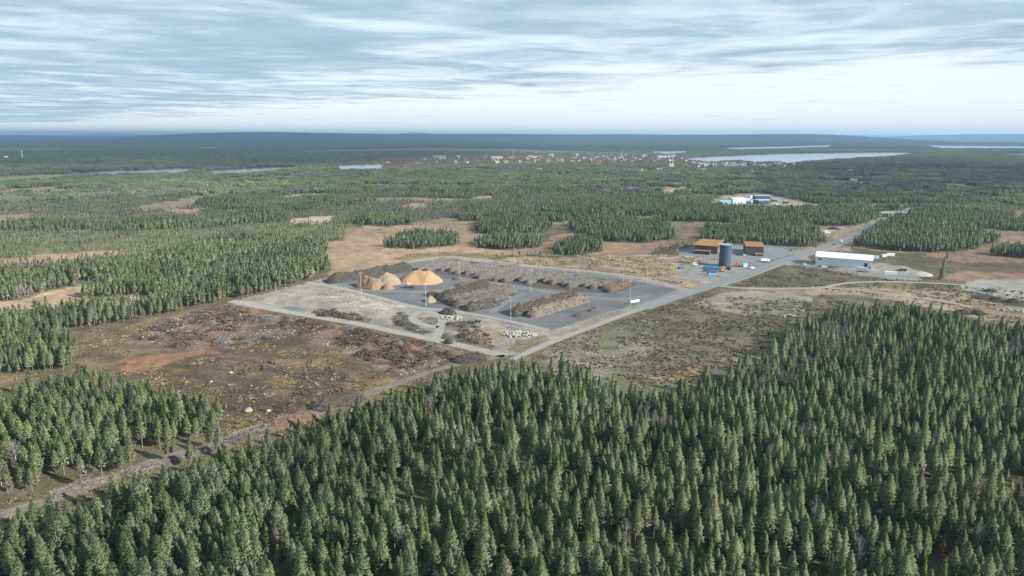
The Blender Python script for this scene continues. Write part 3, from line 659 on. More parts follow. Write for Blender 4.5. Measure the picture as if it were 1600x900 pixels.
def gn_scatter(name, srcs, pos, rot, scl, label, cat=None, kind='stuff', idx=None):
    n = len(pos)
    me = bpy.data.meshes.new(name); me.vertices.add(n); me.vertices.foreach_set('co', np.asarray(pos, np.float32).ravel())
    me.attributes.new('turn', 'FLOAT', 'POINT').data.foreach_set('value', np.asarray(rot, np.float32))
    me.attributes.new('size', 'FLOAT', 'POINT').data.foreach_set('value', np.asarray(scl, np.float32))
    me.attributes.new('pick', 'INT', 'POINT').data.foreach_set('value', (RG.integers(0, len(srcs), n) if idx is None else idx).astype(np.int32))
    ob = link(name, me); tag(ob, label, cat, kind=kind)
    ng = bpy.data.node_groups.new(name, 'GeometryNodeTree')
    ng.interface.new_socket('Geometry', in_out='INPUT', socket_type='NodeSocketGeometry'); ng.interface.new_socket('Geometry', in_out='OUTPUT', socket_type='NodeSocketGeometry')
    gi = ng.nodes.new('NodeGroupInput'); go = ng.nodes.new('NodeGroupOutput'); L = ng.links
    iop = ng.nodes.new('GeometryNodeInstanceOnPoints'); jg = ng.nodes.new('GeometryNodeJoinGeometry')
    for me_s in srcs:
        so_ = bpy.data.objects.new(name+'_source', me_s)
        oi = ng.nodes.new('GeometryNodeObjectInfo'); oi.inputs[0].default_value = so_; oi.transform_space = 'ORIGINAL'
        oi.inputs['As Instance'].default_value = True
        L.new(oi.outputs['Geometry'], jg.inputs[0])
    def att(nm, t):
        a = ng.nodes.new('GeometryNodeInputNamedAttribute'); a.data_type = t; a.inputs[0].default_value = nm; return a.outputs[0]
    cx = ng.nodes.new('ShaderNodeCombineXYZ'); L.new(att('turn', 'FLOAT'), cx.inputs[2])
    L.new(gi.outputs[0], iop.inputs['Points']); L.new(jg.outputs[0], iop.inputs['Instance']); iop.inputs['Pick Instance'].default_value = True
    L.new(att('pick', 'INT'), iop.inputs['Instance Index'])
    e2r = ng.nodes.new('FunctionNodeEulerToRotation'); L.new(cx.outputs[0], e2r.inputs[0]); L.new(e2r.outputs[0], iop.inputs['Rotation'])
    L.new(att('size', 'FLOAT'), iop.inputs['Scale']); L.new(iop.outputs[0], go.inputs[0])
    md = ob.modifiers.new('scatter', 'NODES'); md.node_group = ng
    return ob

def grid_points(r0, r1, sp, azm=41.0, seed=0):
    rng = np.random.default_rng(seed)
    X = r1*math.sin(math.radians(azm)); nx = int(2*X/sp); ny = int((r1-0)/sp)
    xs, ys = np.meshgrid((np.arange(nx)+.5)*sp-X, (np.arange(ny)+.5)*sp)
    xs = xs.ravel()+rng.uniform(-.5, .5, xs.size)*sp; ys = ys.ravel()+rng.uniform(-.5, .5, ys.size)*sp
    r = np.hypot(xs, ys); k = (r > r0) & (r <= r1) & (np.abs(np.degrees(np.arctan2(xs, ys))) < azm)
    return xs[k], ys[k], rng
ROAD_PX = [o for o in COL.objects if o.get('kind') == 'structure' and ('road' in o.name or 'path' in o.name or 'track' in o.name or 'ditch' in o.name)]
def road_mask(x, y, pad=2.0):
    """points lying on one of the road ribbons"""
    out = np.zeros(len(x), bool)
    for o in ROAD_PX:
        n = len(o.data.vertices); co = np.empty(n*3, np.float32); o.data.vertices.foreach_get('co', co); co = co.reshape(-1, 3)
        c = (co[0::2]+co[1::2])/2; w = np.linalg.norm(co[0]-co[1])/2+pad
        m = (x > c[:, 0].min()-w) & (x < c[:, 0].max()+w) & (y > c[:, 1].min()-w) & (y < c[:, 1].max()+w)
        i = np.nonzero(m)[0]
        if len(i) == 0: continue
        dm = np.full(len(i), 1e9)
        for k in range(len(c)): dm = np.minimum(dm, (x[i]-c[k, 0])**2+(y[i]-c[k, 1])**2)
        out[i[dm < (w*w+6)]] = True
    return out
SPECIAL = []   # cleared spots round hand-placed things: (x, y, radius)
def forest():
    x, y, rng = grid_points(95, 1500, 3.25, 42, 2)
    col, det, cls, px, py = classify(x, y)
    r = np.hypot(x, y); u = rng.random(len(x))
    dens = np.select([cls == 1, cls == 2, cls == 3, cls == 4, cls == 5], [.93, .75, .12, .45, .4], 0.0)
    dens = dens*np.clip(.35+1.3*fbm(x, y, 11, 175, 3), .3, 1)*(np.where((fbm(x, y, 30, 170, 3) > .70), .45, 1.0))
    keep = (u < dens) & ~road_mask(x, y, 2.5)
    # the strip of young trees between track and clear-cut, scattered survivors
    for L in LAKES: keep &= ~inpoly(px, py, L)
    for (sx, sy, sr) in SPECIAL: keep &= (x-sx)**2+(y-sy)**2 > sr*sr
    x, y, cls, px, py, r = (a[keep] for a in (x, y, cls, px, py, r)); n = len(x)
    u = rng.random(n); bz = fbm(x, y, 45, 180, 3)
    bir = ((cls == 1) & (u < np.where(bz > .66, .4, .02))) | ((cls == 2) & (u < .62)) | ((cls == 4) & (u < .22)) | ((cls == 3) & (u < .25))
    pz = inpoly(px, py, [(1150, 640), (1190, 560), (1240, 520), (1340, 500), (1340, 540), (1290, 600), (1220, 650)])
    bir |= pz & (u < .38)
    spr = ~bir & (rng.random(n) < np.where(fbm(x, y, 70, 190, 3) > .5, .2, .07)) & (cls == 1) & (px > 520)
    yng_sunlit = ~bir & ((cls == 3) | (cls == 4) | ((px < 540) & (py < 800) & (rng.random(n) < np.where(fbm(x, y, 80, 240, 3) > .5, .75, .25)) & ~inpoly(px, py, [(0, 900), (120, 828), (330, 756), (540, 680), (540, 900)])))  # part of the left stands takes the paler needles as sunlit tone
    spr &= ~yng_sunlit
    sc = rng.uniform(.62, 1.16, n)*np.where(cls == 3, .35, np.where(cls == 4, .6, np.where(cls == 2, .7, 1.0)))
    sc *= np.where(rng.random(n) < .16, .62, 1.0)*np.where(rng.random(n) < .06, 1.2, 1.0)
    sc *= (.98+.32*fbm(x, y, 60, 200, 3))*np.interp(np.hypot(x, y), [0, 330, 620, 1500], [.8, .77, .64, .6])
    rot = rng.uniform(0, 6.283, n)
    vis = (px > -20) & (px < 1620) & (py > 250) & (py < 1010)
    print('trees', n)
    ind = np.zeros(n, bool)
    def individuals(mask, nmax, variants, name, label, group):
        c = np.nonzero(mask & vis & (py-60*sc < 900) & (py < 975))[0]
        c = c[np.argsort(r[c]/sc[c])][:nmax]; ind[c] = True
        for k in c:
            cm, tm, jm, H = variants[int(rng.integers(0, len(variants)))]
            root = bpy.data.objects.new(name, None); COL.objects.link(root); root.location = (x[k], y[k], 0)
            root.rotation_euler = (0, 0, rot[k]); root.scale = (sc[k],)*3; tag(root, label, 'tree', group)
            a = bpy.data.objects.new('crown', cm); a.parent = root; COL.objects.link(a)
            b = bpy.data.objects.new('trunk', tm); b.parent = root; COL.objects.link(b)
    individuals(~bir & ~spr & ~yng_sunlit, 300, PINES, 'pine_tree', 'green pine tree in the nearest rows of the dense foreground forest', 'pines in the nearest rows of the foreground forest')
    individuals(spr, 160, SPRUCES, 'spruce_tree', 'dark narrow spruce tree among the pines of the foreground forest', 'spruces in the foreground forest')
    individuals(bir, 60, BIRCHES, 'birch_tree', 'leafless grey birch among the pines of the foreground forest', 'bare birches in the foreground forest')
    pos = np.stack([x, y, np.zeros(n)], 1)
    near = r < 520
    def put(mask, var, name, label):
        if mask.any(): gn_scatter(name, [v[2] for v in var], pos[mask], rot[mask], sc[mask], label)
    rest = ~ind
    put(rest & near & yng_sunlit, PINES_YOUNG_SUNLIT, 'young_pine_forest', 'light green young pines in the left wood (tinted as sunlit) and on the bog edges')
    put(rest & ~near & yng_sunlit, PINE_YMID, 'young_pine_forest', 'light green young pines on the bogs and sunlit-tinted left woods beyond the clearing')
    put(rest & near & ~bir & ~spr & ~yng_sunlit, PINES, 'pine_forest', 'dense pine forest filling the ground behind the nearest rows of trees')
    put(rest & ~near & ~bir & ~spr & ~yng_sunlit, PINE_MID, 'pine_forest', 'pine woods and islands of pine around the bogs beyond the yard')
    put(rest & near & spr, SPRUCES, 'spruce_forest', 'dark spruces scattered through the near pine forest')
    put(rest & ~near & spr, SPRUCE_MID, 'spruce_forest', 'dark spruces scattered through the farther pine woods')
    put(rest & near & bir, BIRCHES, 'birch_wood', 'leafless purplish birches between the near pines')
    put(rest & ~near & bir, BIRCH_MID, 'birch_wood', 'belts of leafless purplish birch scrub beyond the yard')
    # far masses
    x, y, rng = grid_points(1490, 4200, 14.5, 40, 5)
    col, det, cls, px, py = classify(x, y)
    keep = rng.random(len(x)) < np.select([cls == 1, cls == 2, cls == 3, cls == 4, cls == 5], [.97, .9, .2, .55, .42], 0.)
    # fewer trees between the town's houses
    keep &= ~(inpoly(px, py, TOWN) & (cls == 1) & (rng.random(len(x)) < .55))
    for L in LAKES: keep &= ~inpoly(px, py, L)
    for (sx, sy, sr) in SPECIAL: keep &= (x-sx)**2+(y-sy)**2 > sr*sr
    x, y, cls = x[keep], y[keep], cls[keep]; n = len(x); pos = np.stack([x, y, np.zeros(n)], 1); rot = rng.uniform(0, 6.28, n); sc = rng.uniform(.8, 1.15, n)
    v = fbm(x, y, 90, 210, 3); sc *= .8+.4*v
    b = ((cls == 2) & (rng.random(n) < .7)) | ((cls != 5) & (v > .66)); a = cls == 5; yy = ~b & ~a & ((cls == 4) | (cls == 3))
    print('clumps', n)
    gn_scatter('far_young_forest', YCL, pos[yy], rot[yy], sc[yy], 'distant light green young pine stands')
    b0 = b; b = b | yy
    gn_scatter('far_pine_forest', PCL, pos[~a & ~b], rot[~a & ~b], sc[~a & ~b], 'distant pine forest stretching towards the town')
    b = b0
    gn_scatter('far_birch_wood', BCL, pos[b], rot[b], sc[b], 'distant belts of leafless birch scrub')
    gn_scatter('town_trees', ACL, pos[a], rot[a], sc[a], 'yellow autumn trees among the houses of the distant town')
    x, y, rng = grid_points(4190, 10500, 42, 40, 6)
    col, det, cls, px, py = classify(x, y)
    keep = (cls > 0) & (rng.random(len(x)) < .93)
    for L in LAKES: keep &= ~inpoly(px, py, L)
    x, y = x[keep], y[keep]; n = len(x)
    gn_scatter('horizon_forest', PFAR, np.stack([x, y, terrain(x, y)], 1), rng.uniform(0, 6.28, n), rng.uniform(.8, 1.1, n), 'unbroken forest below the horizon beyond the town')

# ================================================================ MOUNDS AND PILES
def mound_mesh(name, L, Wd, H, m, seed, nl=28, nw=14, rug=.25, flat=1.0, ridge=None, sharp=1.0):
    """ridge along local X"""
    rng = np.random.default_rng(seed); u = np.linspace(-1, 1, nl); v = np.linspace(-1, 1, nw)
    U, V_ = np.meshgrid(u, v, indexing='ij')
    core = max(0.0, 1-Wd/L) if L > Wd else 0
    ax = np.clip((np.abs(U)-core)/(1-core+1e-6), 0, 1)
    rr = np.sqrt(ax**2+V_**2)
    prof = np.clip(1-rr, 0, 1)
    prof = prof**(.8*sharp) if sharp >= 1 else (1-np.clip(rr, 0, 1)**1.55)*np.clip((1-rr)*5, 0, 1)
    prof = np.where(prof > 0, prof, 0)
    x = U*L/2; y = V_*Wd/2
    nz = fbm(x+seed*31, y+seed*17, max(2.0, Wd*.25), seed, 4)-.5
    edge = np.clip(prof*4, 0, 1)
    z = H*prof*(1+nz*rug*3)
    z = np.maximum(z, 0)+(-.3)*(edge <= 0)
    x = x+nz*Wd*.12; y = y+(fbm(x, y, Wd*.3, seed+9, 3)-.5)*Wd*.12
    Q = []
    i = np.arange(nl-1)[:, None]*nw; j = np.arange(nw-1)[None, :]
    Q = np.stack([i+j, i+nw+j, i+nw+j+1, i+j+1], -1).reshape(-1, 4)
    return npmesh(name, np.stack([x.ravel(), y.ravel(), z.ravel()], 1), Q, m, smooth=True), (L, Wd, H, core)
def sticks_mesh(name, L, Wd, H, core, m, seed, n=500, ln=(1.5, 4), th=.16):
    rng = np.random.default_rng(seed); u = rng.uniform(-1, 1, n); v = rng.uniform(-1, 1, n)
    ax = np.clip((np.abs(u)-core)/(1-core+1e-6), 0, 1); rr = np.sqrt(ax**2+v**2); k = rr < .95; u, v, rr = u[k], v[k], rr[k]; n = len(u)
    c = np.stack([u*L/2, v*Wd/2, H*np.clip(1-rr, 0, 1)**.8+rng.uniform(-.1, .5, n)], 1)
    d = rng.normal(size=(n, 3))*np.array([1.5, .6, .3]); d /= np.linalg.norm(d, axis=1)[:, None]
    V, Q = leafquads(c, d, rng.uniform(*ln, n), th*rng.uniform(.6, 2.2, n), rng)
    return npmesh(name, V, Q, m)
def pile(name, a, b, Wd, H, m, label, cat, group=None, m2=None, seed=1, sticks=0, rug=.25, sharp=1.0, nl=30, nw=16, part='branches', extra=0, th=.16, ln=(1.5, 4)):
    A = g(*a); B = g(*b); c = (A+B)/2; d = B-A; L = d.length+Wd*.6+extra
    me, (L, Wd, H, core) = mound_mesh(name, L, Wd, H, m, seed, nl, nw, rug, sharp=sharp)
    o = link(name, me, None, (c.x, c.y, .03)); o.rotation_euler = (0, 0, math.atan2(d.y, d.x))
    tag(o, label, cat, group)
    if sticks:
        s = link(part, sticks_mesh(part, L, Wd, H, core, m2, seed+5, sticks, ln, th), o); s['kind'] = 'stuff'
    SPECIAL.append((c.x, c.y, max(L, Wd)*.5+3))
    return o
m_chip_o = speckle('fresh_woodchips', (0.294, 0.180, 0.099), (0.361, 0.228, 0.132), .12, (0.258, 0.155, 0.085), bump=.25, bscale=.7)
m_chip_g = speckle('weathered_woodchips', (0.194, 0.152, 0.120), (0.240, 0.199, 0.162), .2, (0.167, 0.125, 0.097), bump=.2, bscale=1.0)
m_chip_b = speckle('brown_woodchips', (0.175, 0.113, 0.077), (0.216, 0.149, 0.103), .2, (0.139, 0.088, 0.062), bump=.3, bscale=.8)
m_brush = speckle('brush_heap', (0.058, 0.052, 0.050), (0.104, 0.095, 0.092), .35, (0.144, 0.133, 0.126), bump=.6, bscale=1.0)
m_brushd = speckle('dark_brush_heap', (0.025, 0.024, 0.022), (0.055, 0.049, 0.043), .35, (0.085, 0.076, 0.068), bump=.6, bscale=1.0)
m_brushb = speckle('brown_brush_heap', (0.072, 0.048, 0.036), (0.128, 0.088, 0.064), .35, (0.160, 0.120, 0.088), bump=.6, bscale=1.0)
m_stick = speckle('bleached_branches', (0.122, 0.116, 0.113), (0.245, 0.233, 0.226), .6)
m_brushs = speckle('slash_litter', (0.048, 0.042, 0.036), (0.096, 0.084, 0.074), .5, (0.152, 0.140, 0.128), bump=.4)
m_stickm = speckle('slash_branches', (0.096, 0.088, 0.080), (0.216, 0.200, 0.188), .6)
m_stickd = speckle('dark_branches', (.06, .055, .05), (.14, .125, .115), .6)
m_stickb = speckle('brown_branches', (.13, .09, .065), (.26, .2, .15), .6)
m_log = speckle('log_ends', (0.112, 0.086, 0.060), (0.180, 0.150, 0.116), 1.2, (0.052, 0.039, 0.030))
pile('woodchip_heap', (638, 439), (677, 440), 30, 8.8, m_chip_o, 'large bright orange woodchip heap in the storage yard', 'woodchip pile', seed=3, rug=.1, sharp=.9, nl=50, nw=40)
pile('woodchip_heap', (600, 441), (612, 443.5), 24, 9.8, m_chip_g, 'pale grey woodchip heap between the orange and the brown heap', 'woodchip pile', seed=4, rug=.12, nl=44, nw=36)
pile('woodchip_heap', (566, 446), (589, 450.5), 17, 9, m_chip_b, 'reddish brown ridged woodchip heap left of the pale heap', 'woodchip pile', seed=5, rug=.25, nl=54, nw=36)
pile('woodchip_heap', (603, 451), (608, 451.5), 12, 5, m_chip_b, 'small brown woodchip heap at the foot of the ridged heap', 'woodchip pile', seed=6, rug=.18)
pile('woodchip_heap', (671, 471), (674, 471.3), 11, 4.8, m_chip_g, 'small orange cone of chips beside the second light mast', 'woodchip pile', seed=7, rug=.1)
pile('woodchip_heap', (740, 454), (743, 454), 11, 5, m_chip_o, 'small orange cone of chips behind the dark brush rows', 'woodchip pile', seed=8, rug=.1)
pile('bark_heap', (716, 447), (765, 445), 9, 3.2, m_brushb, 'low brown bark heap behind the small orange cone', 'bark pile', seed=9, m2=m_stickb, sticks=220)
pile('bark_heap', (670, 461), (690, 465), 9, 3.6, m_brushb, 'rust coloured bark heap at the left end of the dark rows', 'bark pile', seed=10, m2=m_stickb, sticks=200)
pile('brush_windrow', (518, 441), (638, 421), 17, 7, m_brushd, 'long dark brush row behind the woodchip heaps', 'brush pile', seed=12, m2=m_stickd, sticks=1500, nl=70, rug=.22)
ORD = ['first', 'second', 'third', 'fourth', 'fifth', 'sixth', 'seventh', 'eighth', 'ninth', 'tenth']
gB = 'grey brush rows stacked in the back left of the yard'; gC = 'grey brush rows stacked in the back right of the yard'
for k in range(8):
    t = k/7; ja = rnd.uniform(-.16, .2); jb = rnd.uniform(-.25, .12)
    pile('brush_windrow', (654+(752-654)*t+40*ja, 423.5+(434-423.5)*t-17*ja), (694+(806-694)*t+40*jb, 406.5+(419.5-406.5)*t-15*jb), 5.8, 4.1+rnd.uniform(-1.1, .8), m_brush, ORD[k]+' grey brush row from the left in the back left block', 'brush pile', gB, seed=20+k, m2=m_stick, sticks=800, nl=50, rug=.1)
for k in range(12):
    t = k/11; mm = m_brushb if k > 9 else m_brush; ja = rnd.uniform(-.16, .2); jb = rnd.uniform(-.25, .12)
    pile('brush_windrow', (777+(957-777)*t+40*ja, 438+(455-438)*t-13*ja), (824+(985-824)*t+40*jb, 423.5+(444-423.5)*t-13*jb), 6.2, 4.2+rnd.uniform(-1.1, .8), mm, ORD[k]+' grey brush row from the left in the back right block' if k < 10 else ['left', 'right'][k-10]+' one of two brown brush rows ending the back right block', 'brush pile', gC if k < 10 else 'brown brush rows at the end of the block', seed=40+k, m2=m_stick if k < 10 else m_stickb, sticks=850, nl=54, rug=.1)
pile('brush_windrow', (690, 469), (760, 450), 13, 7, m_brushd, 'dark green-brown brush row, rearmost of the centre rows', 'brush pile', seed=60, m2=m_stickd, sticks=1100, nl=50)
pile('brush_windrow', (706, 475.5), (801, 455), 12, 6.5, m_brush, 'longest grey brush row in the centre of the yard', 'brush pile', seed=61, m2=m_stick, sticks=1300, nl=60)
pile('brush_windrow', (712, 479), (790, 463.5), 11, 5.5, m_brush, 'grey brush row in front of the longest centre row', 'brush pile', seed=62, m2=m_stickd, sticks=1000, nl=50)
pile('brush_windrow', (733, 484), (772, 475), 13, 5.5, m_brushd, 'short dark brush row, frontmost of the centre rows', 'brush pile', seed=63, m2=m_stick, sticks=800)
pile('brush_windrow', (802, 493), (898, 466.5), 11, 7, m_brushd, 'dark brush row behind the pale log row', 'brush pile', seed=64, m2=m_stickb, sticks=1300, nl=60)
pile('log_row', (829, 495.5), (914, 471), 8.5, 5.5, m_log, 'pale row of stacked small logs at the front of the yard', 'log pile', seed=65, m2=m_stick, sticks=1300, nl=60, part='logs', th=.3, ln=(2, 4))
pile('bark_heap', (899, 494), (910, 494.5), 5, 2, m_brushb, 'left one of two small brown bark heaps on the asphalt', 'bark pile', seed=66, m2=m_stickb, sticks=80)
pile('bark_heap', (921, 486), (931, 485.5), 5, 2.2, m_brushb, 'right one of two small brown bark heaps on the asphalt', 'bark pile', seed=67, m2=m_stickb, sticks=80)
pile('soil_heap', (692, 489), (708, 490.5), 9, 4, m_brushd, 'black soil heap beside the dirt loop road', 'soil pile', seed=68, rug=.3)
pile('brush_heap', (718, 565), (752, 560), 12, 4, m_brushd, 'dark brush heap where the track meets the gravel road', 'brush pile', seed=69, m2=m_stickd, sticks=900)
pile('brush_windrow', (497, 640), (560, 622), 9.5, 4.4, m_brushd, 'dark round-topped brush row along the forest track', 'brush pile', seed=70, m2=m_stickd, sticks=1100, nl=50, th=.12)
pile('brush_windrow', (425, 667), (492, 652), 8.5, 3.4, m_brushb, 'brown twiggy brush row along the track left of the dark row', 'brush pile', seed=71, m2=m_stickb, sticks=1000, nl=44, th=.1)
pile('brush_windrow', (355, 690), (418, 670), 7, 2.4, m_brushd, 'low brush row beside the track near the pines', 'brush pile', seed=72, m2=m_stick, sticks=800, nl=44, th=.1)
pile('brush_windrow', (205, 742), (285, 716), 6, 1.7, m_brushs, 'long low row of bleached slash along the left forest edge', 'brush pile', seed=73, m2=m_stickm, sticks=1300, nl=60, th=.1)
pile('brush_windrow', (80, 776), (160, 752), 6, 1.6, m_brushs, 'low row of bleached slash at the far left of the track', 'brush pile', seed=74, m2=m_stickm, sticks=1100, nl=60, th=.1)
pile('brush_windrow', (290, 716), (350, 697), 6, 1.6, m_brushs, 'bleached slash row between the two forests', 'brush pile', seed=75, m2=m_stickm, sticks=1100, nl=60, th=.1)
# dark root and peat heaps on the rubble field
for k, (px_, py_, L_, h_) in enumerate([(245, 530, 14, 2), (290, 517, 12, 2), (330, 506, 14, 1.8), (362, 492, 16, 2.4), (392, 488, 16, 2.4), (420, 499, 18, 2.2), (446, 505, 14, 2.), (520, 511, 16, 2.3), (545, 515, 14, 2), (570, 520, 15, 2.5), (600, 534, 16, 2.4), (622, 538, 13, 2.6), (572, 553, 8, 3), (640, 546, 15, 3), (680, 545, 16, 2.8), (612, 560, 12, 2), (330, 530, 20, 3), (345, 534, 16, 2.6), (505, 493, 14, 1.8), (552, 498, 14, 1.8), (640, 560, 9, 2), (700, 536, 9, 2), (745, 533, 14, 1.8)]):
    c = 2.2; pile('peat_heap', (px_-L_*.4, py_-.5), (px_+L_*.4, py_+.5), L_*.5, h_*1.1, [m_brushd, m_brushb, m_brush][k % 3], 'dark heap of roots and peat on the stony cleared ground', 'peat pile', 'heaps of roots and peat on the cleared ground', seed=90+k, m2=[m_stickd, m_stickb, m_stick][k % 3], sticks=160, nl=18, nw=10, rug=.4)
for (px_, py_, w_, h_) in [(1530, 466, 10, 2), (1556, 468, 9, 2.5), (1582, 472, 10, 3), (1504, 489, 12, 2.6), (1528, 490, 10, 2.6), (1547, 455, 8, 2)]:
    pile('soil_heap', (px_-6, py_), (px_+6, py_+.5), w_, h_, m_brushd, 'dark soil heap by the pale sand clearing at the right edge', 'soil pile', 'dark soil heaps by the pale sand clearing', seed=int(px_), rug=.4, m2=m_stickd, sticks=60)
m_sandp = speckle('pale_sand_heap', (0.296, 0.275, 0.249), (0.376, 0.356, 0.330), .2, bump=.2)
pile('sand_heap', (1432, 428), (1444, 430), 20, 3.2, m_sandp, 'pale sand bank at the end of the white hall yard', 'sand bank', seed=130, rug=.15)
pile('sand_heap', (1284, 364), (1292, 363), 12, 3, m_sandp, 'pale grey gravel heap at the forest edge by the main road', 'gravel pile', seed=131)
pile('soil_heap', (1297, 358), (1308, 358), 14, 3, m_brushd, 'dark soil heap behind the pale gravel heap by the road', 'soil pile', seed=132)

# ---------------------------------------------------------------- stones
def rock_mesh(name, m, seed, n=1, spread=0.0, size=(.5, 1.2), flat=.7, zup=0.0):
    rng = random.Random(seed); b = MB()
    for _ in range(n):
        a = rng.random()*6.28; q = math.sqrt(rng.random())*spread; cx, cy = math.cos(a)*q, math.sin(a)*q*.7
        s = rng.uniform(*size); z = zup*max(0, 1-q/max(spread, .1))
        ring = [[(cx+math.cos(6.283*k/6+t)*rr*s*rng.uniform(.8, 1.2), cy+math.sin(6.283*k/6+t)*rr*s*rng.uniform(.8, 1.2), z+h*s*flat*rng.uniform(.85, 1.15)) for k in range(6)] for rr, h, t in ((.85, -.25, 0), (1, .35, .5), (.62, .95, .2))]
        vs = ring[0]+ring[1]+ring[2]+[(cx, cy, z+s*flat*1.12)]
        fs = []
        for L_ in (0, 6):
            for k in range(6): fs += [(L_+k, L_+(k+1) % 6, L_+6+(k+1) % 6), (L_+k, L_+6+(k+1) % 6, L_+6+k)]
        for k in range(6): fs.append((12+k, 12+(k+1) % 6, 18))
        b.add(vs, fs)
    return b.mesh(name, m)
m_rock = speckle('pale_granite', (0.250, 0.239, 0.223), (0.338, 0.327, 0.310), .8, (0.191, 0.179, 0.163))
m_rockd = speckle('brown_granite', (0.194, 0.171, 0.153), (0.270, 0.247, 0.223), .8, (0.130, 0.118, 0.106))
for (px_, py_, s_, lab) in [(388, 643, 2.3, 'large pale boulder on the clear-cut beside the left pines'), (419, 643, 1.4, 'smaller pale boulder right of the large one on the clear-cut'), (330, 597, .9, 'lone white stone in the middle of the clear-cut'), (361, 583, 1.1, 'flat pale stone among the wheel ruts of the clear-cut')]:
    tag(link('boulder', rock_mesh('boulder', m_rockd if s_ > 2 else m_rock, int(px_), 1, 0, (s_*.9, s_)), None, g(px_, py_)), lab, 'boulder')
for (px_, py_, n_, sp_, lab) in [(812, 523, 130, 11, 'heap of white boulders by the front corner of the yard'), (1232, 495, 16, 6, 'white boulders lying at the lower right edge of the sand patch'), (1246, 485, 18, 5, 'cluster of white boulders on the right edge of the sand patch'), (706, 497, 60, 7, 'white stones behind the black soil heap'), (1578, 485, 50, 9, 'white boulders at the right edge beyond the forest')]:
    o = tag(empty('boulder_heap', g(px_, py_), 0, lab, 'stone pile'))
    link('boulders', rock_mesh('boulders', m_rock, n_, n_, sp_, (.45, 1.2), .7, 1.4), o)['kind'] = 'stuff'

